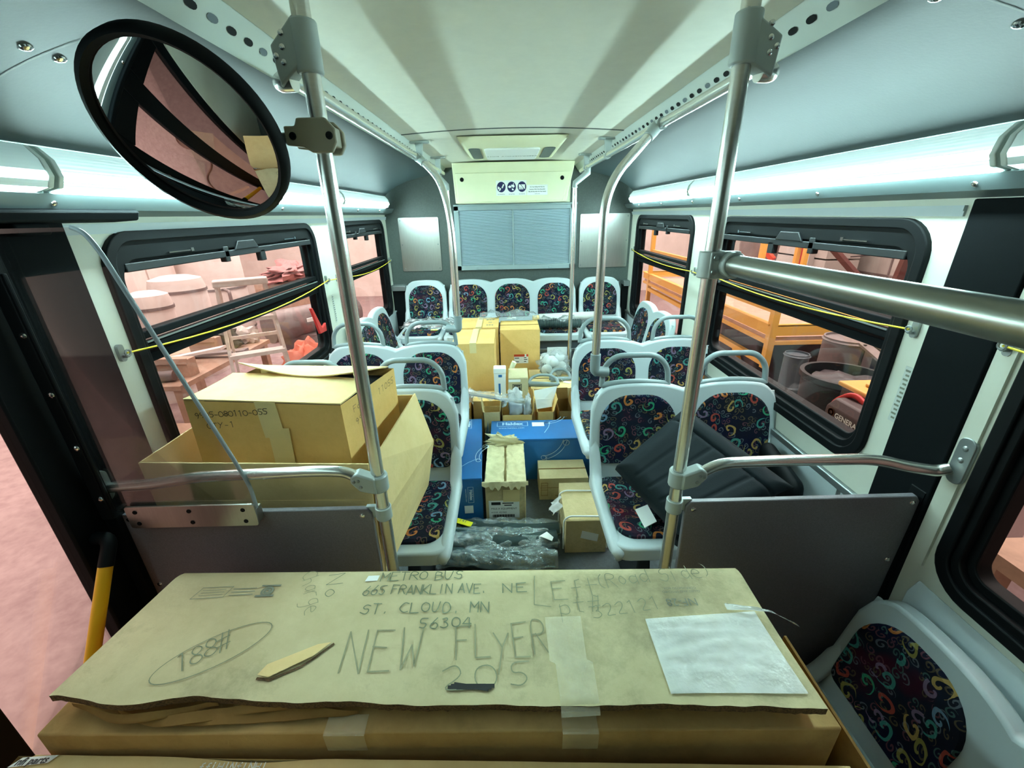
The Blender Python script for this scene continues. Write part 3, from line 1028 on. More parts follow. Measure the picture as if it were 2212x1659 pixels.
# ================================================================== REAR WALL FITTINGS
o = thing('air_return_grille', 'wide grey louvred air grille above the middle rear seats', 'grille', (0.08, 4.29, 1.09))
mb = MB()
for (a, b, c, d) in ((-0.50, 0.66, 1.09, 1.135), (-0.50, 0.66, 1.635, 1.69), (-0.50, -0.455, 1.09, 1.69), (0.60, 0.66, 1.09, 1.69)):
    mb.box(a, b, 4.262, 4.30, c, d)
mb.box(0.050, 0.062, 4.268, 4.30, 1.13, 1.64)
mb.box(-0.50, 0.66, 4.235, 4.262, 1.672, 1.687)
for xx in (-0.29, 0.42):
    mb.box(xx - 0.02, xx + 0.02, 4.252, 4.262, 1.098, 1.116)
part(o, 'grille_frame', mb, M['filterframe'], bevel=0.003)
mb = MB()
z = 1.138
while z < 1.635:
    mb.hexa([(-0.46, 4.272, z), (0.605, 4.272, z), (0.605, 4.292, z + 0.003), (-0.46, 4.292, z + 0.003),
             (-0.46, 4.272, z + 0.003), (0.605, 4.272, z + 0.003), (0.605, 4.292, z + 0.006), (-0.46, 4.292, z + 0.006)])
    z += 0.0098
mb.box(-0.46, 0.605, 4.290, 4.299, 1.13, 1.64)
part(o, 'louvres', mb, M['filter'])

for (x0, x1, lab, sx) in ((-1.04, -0.655, 'brushed steel plate above the rear seat nearest the door side', 1), (0.70, 1.175, 'brushed steel plate above the rear seat nearest the scaffold side', -1)):
    o = thing('steel_wall_plate', lab, 'plate', ((x0 + x1) / 2, 4.29, 1.09), group='steel plates on the rear wall')
    mb = MB()
    mb.prism(rrect(x0, x1, 1.09, 1.585, 0.012, 3), (0, 4.290, 0), (1, 0, 0), (0, 0, 1), (0, 0.009, 0))
    part(o, 'sheet', mb, M['steelplate'], bevel=0.001)
    for xx in (x0 + 0.02, x1 - 0.02):
        for zz in (1.115, 1.34, 1.56):
            mb = MB()
            mb.dome((xx, 4.290, zz), (0, -1, 0), 0.006, 0.003)
            part(o, 'screw', mb, M['alu'])
for (x0, x1, lab) in ((XL, -1.02, 'short metal ledge beside the door-side rear seat'), (1.14, XR, 'short metal ledge beside the scaffold-side rear seat')):
    mb = MB()
    mb.box(x0, x1, 4.20, YR, 0.925, 0.965)
    mb.box(x0, x1, 4.19, 4.20, 0.915, 0.965)
    solo('metal_ledge', lab, 'ledge', mb, M['alu'], group='ledges at the ends of the rear bench', bevel=0.003)
    mb = MB()
    mb.box(x0, x1, 4.24, YR, 0.0, 0.925)
    struct('wall_rear_corner', 'black corner panel under the metal ledge', 'wall', mb, M['black'])

# cream service panel with the notices
o = thing('service_panel', 'cream service panel with passenger notices under the ceiling', 'panel', (0.07, 3.95, 1.69))
mb = MB()
mb.hexa([(-0.44, 3.95, 1.69), (0.515, 3.95, 1.69), (0.60, YR, 1.69), (-0.44, YR, 1.69), (-0.455, 3.95, 2.005), (0.585, 3.95, 2.005), (0.60, YR, 2.005), (-0.455, YR, 2.005)])
part(o, 'housing', mb, M['cream'], bevel=0.006)
mb = MB()
mb.hexa([(-0.415, 3.938, 1.70), (0.485, 3.938, 1.70), (0.485, 3.951, 1.70), (-0.415, 3.951, 1.70), (-0.43, 3.938, 1.925), (0.545, 3.938, 1.925), (0.545, 3.951, 1.925), (-0.43, 3.951, 1.925)])
part(o, 'hatch_door', mb, M['cream'], bevel=0.004)
for xx in (-0.375, 0.475):
    mb = MB()
    mb.lathe([(0.0001, 0.002), (0.015, 0.002), (0.017, 0.0), (0.017, -0.004)], (xx, 3.938, 1.875), (0, -1, 0), 20)
    part(o, 'lock', mb, M['black'])
U, V = (1, 0, 0), (0, 0, 1)
st = thing('notice_sticker', 'white sticker with three navy prohibition symbols on the cream panel', 'sticker', (0.05, 3.937, 1.73))
mb = MB()
mb.box(-0.088, 0.172, 3.9355, 3.9375, 1.745, 1.862)
part(st, 'backing', mb, M['white'])
for i, xx in enumerate((-0.043, 0.045, 0.133)):
    mb = MB()
    mb.flat([(0.037 * math.cos(t), 0.041 * math.sin(t)) for t in [2 * PI * q / 28 for q in range(28)]], (xx, 3.9350, 1.812), U, V)
    part(st, 'symbol_disc', mb, M['navy'])
    mb = MB()
    if i == 0:
        mb.flat([(-0.022, -0.026), (-0.012, -0.03), (0.0, -0.012), (-0.009, -0.006)], (xx, 3.9345, 1.812), U, V)
        mb.flat([(0.002, -0.004), (0.011, -0.011), (0.026, 0.018), (0.017, 0.024)], (xx, 3.9345, 1.812), U, V)
        mb.flat([(-0.03, 0.006), (-0.012, -0.004), (-0.02, -0.018), (-0.03, -0.014)], (xx, 3.9345, 1.812), U, V)
    elif i == 1:
        mb.flat([(-0.032, 0.0), (-0.016, 0.012), (0.004, 0.0), (-0.016, -0.010)], (xx, 3.9345, 1.812), U, V)
        mb.flat([(-0.008, 0.016), (0.02, 0.018), (0.027, 0.002), (0.014, -0.008)], (xx, 3.9345, 1.812), U, V)
        mb.flat([(0.0, -0.012), (0.014, -0.014), (0.02, -0.026), (0.004, -0.026)], (xx, 3.9345, 1.812), U, V)
        mb.flat([(0.012, 0.02), (0.02, 0.02), (0.02, 0.028), (0.014, 0.028)], (xx, 3.9345, 1.812), U, V)
    else:
        mb.flat([(-0.026, 0.018), (-0.014, 0.018), (0.012, -0.012), (-0.026, -0.008)], (xx, 3.9345, 1.812), U, V)
        mb.flat([(-0.008, 0.018), (0.026, 0.018), (0.026, -0.018), (0.02, -0.016)], (xx, 3.9345, 1.812), U, V)
        mb.flat([(-0.026, -0.012), (0.012, -0.015), (0.012, -0.02), (-0.026, -0.02)], (xx, 3.9345, 1.812), U, V)
    part(st, 'symbol', mb, M['white'])
mb = MB()
for xx, tx in ((-0.043, 'NO SMOKING'), (0.045, 'NO EATING'), (0.133, 'NO RADIOS')):
    print_text(mb, tx, (xx, 3.9350, 1.753), U, V, 0.0095, 'CENTER')
part(st, 'lettering', mb, M['ink'])
st = thing('notice_label', 'small white label with lines of black text beside the navy symbols', 'label', (0.26, 3.937, 1.745))
mb = MB()
mb.box(0.176, 0.352, 3.9360, 3.9375, 1.745, 1.825)
part(st, 'backing', mb, M['white'])
mb = MB()
for i, tx in enumerate(('For Your Safety And Security', 'Cameras With Voice Recording', 'May Be Recording On This Vehicle')):
    print_text(mb, tx, (0.264, 3.9352, 1.805 - i * 0.018), U, V, 0.0105, 'CENTER', 0.0002)
print_text(mb, 'METRO BUS', (0.264, 3.9352, 1.752), U, V, 0.008, 'CENTER')
part(st, 'lettering', mb, M['ink'])

# roof hatch
o = thing('roof_hatch', 'white emergency roof hatch in the ceiling before the cream panel', 'hatch', (0.045, 3.05, 1.965))
mb = MB()
mb.hexa([(-0.24, 2.80, 1.966), (0.325, 2.80, 1.966), (0.325, 3.40, 1.966), (-0.24, 3.40, 1.966), (-0.285, 2.72, 2.012), (0.37, 2.72, 2.012), (0.37, 3.48, 2.012), (-0.285, 3.48, 2.012)])
part(o, 'hatch_frame', mb, M['cream'], bevel=0.012, seg=3)
mb = MB()
mb.prism(rrect(-0.13, 0.21, 2.84, 3.36, 0.03), (0, 0, 1.9550), (1, 0, 0), (0, 1, 0), (0, 0, 0.0112))
part(o, 'hatch_lid', mb, M['white'], bevel=0.006)
for xx in (-0.19, 0.27):
    mb = MB()
    mb.prism(rrect(xx - 0.034, xx + 0.034, 2.85, 3.34, 0.03), (0, 0, 1.9625), (1, 0, 0), (0, 1, 0), (0, 0, 0.0035))
    part(o, 'hatch_recess', mb, M['rearwall'])
mb = MB()
print_text(mb, 'EMERGENCY EXIT', (0.04, 3.14, 1.9545), (-1, 0, 0), (0, 1, 0), 0.042, 'CENTER', 0.0006)
part(o, 'lettering', mb, M['greyink'])

# ================================================================== RAILS AND POLES
def ring_clamp(mb, c, r, h, t=0.008):
    mb.lathe([(r, -h / 2), (r + t, -h / 2), (r + t, h / 2), (r, h / 2), (r, -h / 2)], c, (0, 0, 1), 20)
    return mb


def floor_pole(x, y, label, s, zb):
    """stainless stanchion with its ceiling clamp; s = side of the rail it carries"""
    o = thing('stanchion_pole', label, 'pole', (x, y, zb), group='stainless poles at the partitions')
    mb = MB()
    mb.cyl((x, y, zb), (x, y, ZC + 0.015), 0.0178, 24)
    part(o, 'tube', mb, M['steel'], smooth=50)
    mb = MB()
    mb.lathe([(0.018, -0.043), (0.0255, -0.043), (0.0255, 0.043), (0.018, 0.043)], (x, y, 1.905), (0, 0, 1), 24)
    mb.hexa([(x - 0.012, y - 0.020, 1.872), (x + s * 0.055, y - 0.020, 1.838), (x + s * 0.055, y + 0.020, 1.838), (x - 0.012, y + 0.020, 1.872),
             (x - 0.012, y - 0.020, 1.952), (x + s * 0.062, y - 0.020, 1.905), (x + s * 0.062, y + 0.020, 1.905), (x - 0.012, y + 0.020, 1.952)])
    part(o, 'ceiling_clamp', mb, M['castgrey'], bevel=0.004, smooth=40)
    for (dx, dz) in ((0.036, 0.028), (0.038, 0.006), (0.052, -0.008), (0.040, -0.018)):
        mb = MB()
        mb.dome((x + s * dx, y - 0.020, 1.895 + dz), (0, -1, 0), 0.006, 0.004)
        part(o, 'clamp_screw', mb, M['chrome'])
    return o


PLX, PRX = -0.380, 0.471
pl = floor_pole(PLX, 1.0, 'stainless floor to ceiling pole carrying the round mirror', -1, -0.45)
pr = floor_pole(PRX, 1.0, 'stainless floor to ceiling pole carrying the thick horizontal tube', 1, -0.45)
mb = MB()
mb.cyl((PRX, 1.0, 0.78), (PRX, 1.0, 0.795), 0.0205, 20)
part(pr, 'lower_collar', mb, M['castgrey'])
mb = MB()
mb.cyl((PLX, 1.0, 0.78), (PLX, 1.0, 0.795), 0.0205, 20)
part(pl, 'lower_collar', mb, M['castgrey'])

# overhead grab rails along both duct strips
def overhead_rail(k, label):
    s = (-1, 1)[k]
    x0 = (PLX, PRX)[k] + s * 0.066
    x = (-0.505, 0.603)[k]
    yend = 3.75
    o = thing('overhead_rail', label, 'rail', (x, 2.3, 1.85), group='overhead grab rails')
    mb = MB()
    mb.tube(fillet([((PLX, PRX)[k] + s * 0.035, 1.0, 1.850), (x0, 1.005, 1.850), (x0 + s * 0.01, 1.05, 1.868), (x, 1.20, 1.910), (x, yend, 1.910)], 0.04, 8), 0.0165, 18)
    part(o, 'tube', mb, M['steel'], smooth=50)
    for yy in (2.80, 3.52):
        mb = MB()
        mb.cyl((x, yy - 0.02, 1.910), (x, yy + 0.02, 1.910), 0.021, 18)
        mb.hexa([(x - 0.014, yy - 0.012, 1.910), (x + 0.014, yy - 0.012, 1.910), (x + 0.014, yy + 0.012, 1.910), (x - 0.014, yy + 0.012, 1.910),
                 (x - 0.022, yy - 0.014, 1.992), (x + 0.022, yy - 0.014, 1.992), (x + 0.022, yy + 0.014, 1.992), (x - 0.022, yy + 0.014, 1.992)])
        mb.prism(rrect(x - 0.06, x + 0.06, yy - 0.025, yy + 0.025, 0.018), (0, 0, 1.992), (1, 0, 0), (0, 1, 0), (0, 0, 0.012))
        part(o, 'hanger', mb, M['castgrey'], bevel=0.003)
    return o


overhead_rail(0, 'overhead steel grab rail on the door side with two ceiling hangers')
overhead_rail(1, 'overhead steel grab rail on the scaffold side with two ceiling hangers')


def bent_pole(path, tee, elbow, label, s):
    o = thing('bent_grab_pole', label, 'pole', path[-1], group='bent poles rising from seat corners to the overhead rails')
    mb = MB()
    mb.tube(fillet(path, 0.16, 10), 0.0175, 18)
    part(o, 'tube', mb, M['steel'], smooth=50)
    mb = MB()
    x, y = tee
    a = Vector((x, y - 0.07, 1.910))
    b = Vector((x, y + 0.05, 1.910))
    mb.cyl(a, b, 0.0225, 18)
    q0 = Vector(path[0]); q1 = (Vector(path[1]) - q0).normalized()
    mb.tube([Vector((x, y, 1.910)), q0, q0 + q1 * 0.035], [0.024, 0.023, 0.0215], 18)
    mb.hexa([(x - 0.012, y - 0.09, 1.894), (x + 0.012, y - 0.09, 1.894), (x + 0.012, y + 0.05, 1.894), (x - 0.012, y + 0.05, 1.894),
             (x - 0.012, y - 0.09, 1.924), (x + 0.012, y - 0.09, 1.924), (x + 0.012, y + 0.05, 1.924), (x - 0.012, y + 0.05, 1.924)])
    part(o, 'rail_tee', mb, M['castgrey'], smooth=50)
    mb = MB()
    e0 = Vector(path[-1])
    mb.tube([e0 + Vector((0, 0, 0.05)), e0 + Vector((0, 0, -0.005))], 0.0225, 18)
    mb.tube(fillet([e0 + Vector((0, 0, 0.0)), e0 + Vector((0, 0, -0.03)), Vector(elbow)], 0.03, 8), [0.022] * 10 + [0.024], 18)
    part(o, 'elbow_joint', mb, M['handle'], smooth=60)
    return o


bent_pole([(-0.470, 2.66, 1.885), (-0.335, 2.46, 1.760), (-0.297, 2.42, 1.50), (-0.301, 2.42, 1.005)], (-0.505, 2.72), (-0.372, 2.438, 0.975),
          'bent steel pole ending on the second door-side seat by the cartons', -1)
bent_pole([(0.572, 1.86, 1.885), (0.375, 1.74, 1.69), (0.374, 1.74, 1.45), (0.374, 1.74, 0.975)], (0.603, 1.92), (0.432, 1.752, 0.938),
          'bent steel pole ending on the first scaffold-side seat', 1)
for x, zb, lab in ((-0.440, 0.0, 'thin rear pole half hidden behind the bent pole by the cartons'), (0.508, 0.0, 'thin upright rear pole beside the bag of white parts')):
    o = thing('rear_pole', lab, 'pole', (x, 3.42, zb), group='thin poles near the rear bench')
    mb = MB()
    mb.cyl((x, 3.42, zb), (x, 3.42, 1.80), 0.0165, 18)
    part(o, 'tube', mb, M['steel'], smooth=50)
    mb = MB()
    xr = (-0.505, 0.603)[x > 0]
    mb.tube([(x, 3.42, 1.77), (x, 3.42, 1.80), (xr, 3.42, 1.87), (xr, 3.42, 1.91)], [0.021, 0.021, 0.021, 0.018], 16)
    part(o, 'rail_tee', mb, M['castgrey'], smooth=50)

# thick horizontal barrier tube
o = thing('barrier_tube', 'thick horizontal steel tube running towards the camera from the pole', 'tube', (0.50, 0.45, 1.49))
mb = MB()
mb.cyl((0.501, 0.985, 1.484), (0.510, -0.25, 1.496), 0.0225, 32)
part(o, 'tube', mb, M['satin'], smooth=50)
mb = MB()
mb.lathe([(0.0185, -0.030), (0.029, -0.030), (0.029, 0.030), (0.0185, 0.030)], (PRX, 1.0, 1.482), (0, 0, 1), 24)
mb.hexa([(PRX - 0.015, 0.972, 1.452), (PRX + 0.052, 0.972, 1.452), (PRX + 0.052, 1.0, 1.452), (PRX - 0.015, 1.0, 1.452),
         (PRX - 0.015, 0.972, 1.512), (PRX + 0.052, 0.972, 1.512), (PRX + 0.052, 1.0, 1.512), (PRX - 0.015, 1.0, 1.512)])
mb.tube([(0.501, 0.99, 1.484), (0.5018, 0.950, 1.4845)], 0.0275, 24)
part(o, 'clamp', mb, M['castgrey'], bevel=0.003, smooth=40)
for dx, dz in ((-0.003, 0.017), (-0.005, -0.014), (0.016, 0.002)):
    mb = MB()
    mb.dome((PRX + dx, 0.971 if dx > 0 else 0.970, 1.482 + dz), (0, -1, 0), 0.007, 0.003)
    part(o, 'clamp_screw', mb, M['alu'])


def hand_rail(k):
    px = (PLX, PRX)[k]
    s = (-1, 1)[k]
    lab = ('bent steel handrail in front of the open carton on the door side', 'bent steel handrail in front of the dark vinyl cushion')[k]
    o = thing('handrail', lab, 'handrail', (px + s * 0.35, 1.0, 0.9), group='handrails above the partitions')
    pts = ([(px + s * 0.03, 0.985, 0.905), (-0.452, 0.985, 0.950), (-0.53, 0.985, 0.955), (-0.86, 0.985, 0.945), (-1.0, 0.985, 0.924), (-1.146, 0.985, 0.915)],
           [(px + s * 0.03, 0.985, 0.90), (0.568, 0.985, 0.949), (0.72, 0.985, 0.953), (1.00, 0.985, 0.952), (1.10, 0.975, 0.928), (1.165, 0.965, 0.921), (1.188, 0.955, 0.935)])[k]
    mb = MB()
    mb.tube(fillet(pts, 0.05, 7), 0.0155, 18)
    part(o, 'tube', mb, M['steel'], smooth=50)
    mb = MB()
    zc = (0.905, 0.895)[k]
    mb.lathe([(0.0185, -0.026), (0.0265, -0.026), (0.0265, 0.026), (0.0185, 0.026)], (px, 1.0, zc), (0, 0, 1), 24)
    mb.prism([(0.0, -0.024), (0.0, 0.026), (s * 0.048, 0.046), (s * 0.066, 0.036), (s * 0.068, 0.016), (s * 0.045, -0.012)], (px, 0.968, zc), (1, 0, 0), (0, 0, 1), (0, 0.036, 0))
    part(o, 'clamp', mb, M['castgrey'], bevel=0.005, smooth=40)
    for dx, dz in ((0.045, 0.024), (0.040, 0.004), (0.057, 0.022)):
        mb = MB()
        mb.dome((px + s * dx, 0.968, zc + dz), (0, -1, 0), 0.0055, 0.003)
        part(o, 'clamp_screw', mb, M['alu'])
    mb = MB()
    if k:
        mb.prism(rrect(0.918, 0.962, 0.90, 1.035, 0.02), (1.188, 0, 0), (0, 1, 0), (0, 0, 1), (0.012, 0, 0))
        mb.dome((1.188, 0.94, 1.005), (-1, 0, 0), 0.008, 0.004)
        mb.dome((1.188, 0.94, 0.970), (-1, 0, 0), 0.008, 0.004)
    else:
        mb.prism(rrect(0.962, 1.01, 0.87, 0.965, 0.02), (-1.150, 0, 0), (0, 1, 0), (0, 0, 1), (0.010, 0, 0))
    part(o, 'wall_bracket', mb, M['alu'], bevel=0.002)


hand_rail(0)
hand_rail(1)

# white strip with the cord eye between pillar and dark window, on the right
mb = MB()
mb.box(XR - 0.008, XR + 0.0, 0.925, 0.968, 0.62, 1.60)
struct('trim_10', 'narrow white strip beside the dark framed window', 'trim', mb, M['wall'])

# dark partitions at the step
def partition(k):
    lab = ('charcoal partition in front of the cartons stacked on the door-side seat', 'charcoal partition in front of the dark vinyl cushion')[k]
    o = thing('partition_panel', lab, 'partition', ((-0.76, 0.87)[k], 1.0, -0.45), group='charcoal partitions at the step')
    mb = MB()
    if k == 0:
        poly = [(-1.143, -0.44), (-0.420, -0.44), (-0.413, 0.80), (-0.425, 0.818), (-1.143, 0.818)]
    else:
        poly = [(0.520, -0.44), (1.150, -0.44), (1.165, 0.0), (1.186, 0.60), (1.186, 0.80), (1.172, 0.818), (0.515, 0.815), (0.502, 0.80)]
    mb.prism(poly, (0, 0.99, 0), (1, 0, 0), (0, 0, 1), (0, 0.018, 0))
    part(o, 'board', mb, M['panel'], bevel=0.003)
    for (x, z) in (((-0.44, 0.795), (-1.115, 0.80), (-1.11, 0.55), (-1.1, 0.2)), ((0.525, 0.79), (1.165, 0.795), (1.160, 0.58), (1.145, 0.36), (0.53, 0.3)))[k]:
        mb = MB()
        mb.dome((x, 0.99, z), (0, -1, 0), 0.008, 0.004)
        part(o, 'screw', mb, M['chrome'])
    mb = MB()
    px = (PLX, PRX)[k]
    s = (-1, 1)[k]
    for z in (0.80, 0.1):
        mb.box(min(px, px + s * 0.05), max(px, px + s * 0.05), 0.998, 1.012, z - 0.02, z + 0.02)
        ring_clamp(mb, (px, 1.0, z), 0.0182, 0.04, 0.005)
    part(o, 'pole_clip', mb, M['castgrey'], bevel=0.002)
    mb = MB()
    if k == 0:
        mb.box(-1.166, -1.130, 0.972, 1.02, -0.44, 0.835)
    else:
        mb.hexa([(1.150, 0.985, -0.44), (1.195, 0.985, -0.44), (1.195, 1.03, -0.44), (1.150, 1.03, -0.44),
                 (1.186, 0.985, 0.83), (1.199, 0.985, 0.845), (1.199, 1.03, 0.845), (1.186, 1.03, 0.83)])
    part(o, 'edge_post', mb, M['black'])
    return o


partition(0)
partition(1)

# acrylic shield beside the door
o = thing('acrylic_shield', 'clear acrylic shield with a sloping edge between door pillar and carton', 'shield', (-0.93, 0.98, 0.79))
poly = [(-1.118, 0.850), (-0.722, 0.850), (-0.722, 0.92), (-0.742, 1.0), (-0.893, 1.545), (-0.912, 1.582), (-0.935, 1.592), (-1.128, 1.592)]
mb = MB()
mb.prism(poly, (0, 0.966, 0), U, V, (0, 0.005, 0))
part(o, 'sheet', mb, M['plexi'])
mb = MB()
edge = [(p[0], 0.9685, p[1]) for p in poly[1:7]]
mb.tube(fillet(edge, 0.03, 4), 0.0052, 8)
part(o, 'edge', mb, M['plexiedge'], smooth=50)
mb = MB()
mb.box(-1.150, -1.118, 0.955, 0.975, 0.83, 1.60)
mb.box(-1.122, -1.112, 0.958, 0.966, 0.86, 1.50)
part(o, 'angle_bracket', mb, M['black'], bevel=0.002)
for z in (0.90, 1.06, 1.21, 1.36, 1.52):
    mb = MB()
    mb.dome((-1.128, 0.955, z), (0, -1, 0), 0.008, 0.006)
    part(o, 'bolt', mb, M['chrome'])
mb = MB()
mb.prism(rrect(-1.082, -0.722, 0.795, 0.868, 0.008, 3), (0, 0.958, 0), U, V, (0, 0.006, 0))
mb.box(-1.08, -0.724, 0.964, 0.992, 0.80, 0.846)
part(o, 'steel_plate', mb, M['steelplate'], bevel=0.001, label='brushed steel clamping plate with six dark bolts')
for x in (-1.055, -0.905, -0.755):
    for z in (0.812, 0.850):
        mb = MB()
        mb.lathe([(0.0001, 0.002), (0.0055, 0.002), (0.0065, 0)], (x, 0.958, z), (0, -1, 0), 12)
        part(o, 'bolt', mb, M['black'])

# convex mirror
o = thing('convex_mirror', 'round convex mirror with black rim hanging from the pole', 'mirror', (-0.60, 0.955, 1.76))
mc, mn, mr = Vector((-0.601, 0.930, 1.749)), Vector((-0.076, -0.836, -0.542)).normalized(), 0.1685
mb = MB()
Rc = 0.75
prof = []
for i in range(25):
    r = (mr - 0.012) * (1 - i / 24)
    prof.append((r, math.sqrt(Rc * Rc - r * r) - math.sqrt(Rc * Rc - (mr - 0.012) ** 2)))
mb.lathe(prof, mc, mn, 64)
part(o, 'mirror_face', mb, M['mirror'], smooth=80)
mb = MB()
mb.lathe([(mr - 0.014, 0.004), (mr - 0.006, 0.012), (mr + 0.004, 0.006), (mr + 0.004, -0.014), (mr - 0.01, -0.022), (mr - 0.014, -0.012), (mr - 0.014, 0.004)], mc, mn, 64)
part(o, 'rim', mb, M['black'], smooth=60)
mb = MB()
mb.lathe([(mr - 0.012, -0.004), (mr - 0.03, -0.022), (0.05, -0.04), (0.0, -0.042)], mc, mn, 48)
part(o, 'back_shell', mb, M['dark'], smooth=60)
mb = MB()
mb.bar(mc - mn * 0.035 + Vector((0.02, 0.02, -0.02)), (PLX - 0.03, 0.985, 1.752), 0.012, 0.020)
part(o, 'arm', mb, M['alu'], bevel=0.002)
mb = MB()
poly = [(-0.062, 0.018), (-0.040, 0.018), (-0.034, 0.032), (0.022, 0.032), (0.040, 0.012), (0.040, -0.012), (0.028, -0.030), (-0.012, -0.030), (-0.028, -0.020), (-0.062, -0.016)]
mb.prism(poly, (PLX, 0.970, 1.753), U, V, (0, 0.012, 0))
mb.prism(poly, (PLX, 1.018, 1.753), U, V, (0, 0.012, 0))
mb.box(PLX + 0.018, PLX + 0.034, 0.982, 1.018, 1.735, 1.771)
mb.box(PLX - 0.058, PLX - 0.036, 0.982, 1.018, 1.740, 1.768)
part(o, 'pole_clamp', mb, M['tan'], bevel=0.003)
for dx in (-0.046, 0.027):
    mb = MB()
    mb.lathe([(0.0001, 0.003), (0.006, 0.003), (0.0075, 0)], (PLX + dx, 0.970, 1.753), (0, -1, 0), 14)
    part(o, 'bolt', mb, M['black'])

# yellow pull cords along the windows, each with its wall eyes
def pull_cord(s, pts, sag, label):
    x = (XL + 0.022) if s < 0 else (XR - 0.024)
    o = thing('pull_cord', label, 'cord', (x, pts[0][0], pts[0][1] - 0.05), group='yellow pull cords along the windows')
    mb = MB()
    path = []
    for (ya, za), (yb, zb) in zip(pts, pts[1:]):
        L_ = abs(yb - ya)
        for i in range(13):
            t = i / 12
            path.append((x, ya + (yb - ya) * t, za + (zb - za) * t - sag * L_ * 4 * t * (1 - t)))
    clean = [path[0]]
    for p in path[1:]:
        if (Vector(p) - Vector(clean[-1])).length > 1e-4:
            clean.append(p)
    mb.tube(clean, 0.0028, 8)
    part(o, 'cord', mb, M['cord'], smooth=60)
    for (yy, zz) in pts:
        mb = MB()
        xw = XL if s < 0 else XR
        a, b = sorted((xw - s * 0.0, xw + (-s) * 0.022))
        mb.prism(rrect(yy - 0.010, yy + 0.010, zz - 0.026, zz + 0.026, 0.009, 3), (xw, 0, 0), (0, 1, 0), (0, 0, 1), (-s * 0.010, 0, 0))
        mb.tube([(xw - s * 0.026 + (0.007 * 0) , yy + 0.009 * math.cos(t), zz + 0.009 * math.sin(t)) for t in [2 * PI * q / 12 for q in range(12)]], 0.003, 6, closed=True)
        mb.box(*sorted((xw - s * 0.008, xw - s * 0.024)), yy - 0.004, yy + 0.004, zz - 0.014, zz - 0.006)
        part(o, 'cord_eye', mb, M['alu'])
    return o


pull_cord(-1, [(1.20, 1.240), (2.72, 1.235), (2.90, 1.225), (4.24, 1.205)], 0.028, 'yellow pull cord sagging across the stepladder window')
pull_cord(1, [(-0.20, 1.31), (0.947, 1.285)], 0.02, 'yellow pull cord at the dark framed window, ending on the narrow white strip')
pull_cord(1, [(1.19, 1.262), (2.40, 1.242), (2.74, 1.235), (4.14, 1.265)], 0.02, 'yellow pull cord sagging across the window with the yellow lift')

# posts with a printed label between the windows
for (xx, s, yy, zz, lab) in ((XL + 0.001, 1, 2.78, 1.03, 'faint printed label on the white post beside the stepladder window'), (XR - 0.001, -1, 1.17, 1.05, 'faint printed label on the white post next to the black pillar')):
    o = thing('post_label', lab, 'label', (xx, yy, zz), group='printed labels on window posts')
    mb = MB()
    mb.box(*sorted((xx, xx + s * 0.001)), yy - 0.012, yy + 0.012, zz - 0.08, zz + 0.10)
    part(o, 'backing', mb, M['duct'])
    mb = MB()
    for i in range(12):
        mb.box(*sorted((xx + s * 0.001, xx + s * 0.0015)), yy - 0.008, yy + 0.004 + 0.004 * (i % 2), zz - 0.07 + i * 0.014, zz - 0.064 + i * 0.014)
    part(o, 'print', mb, M['greyink'])

# ================================================================== SEATS
def arch(x0, x1, z0, z1, rt, rb=0.03, n=8):
    return rrect(x0, x1, z0, z1, (rb, rt, rt, rb), n)


REC = 0.20


def recl(z):
    return (z - 0.47) * REC


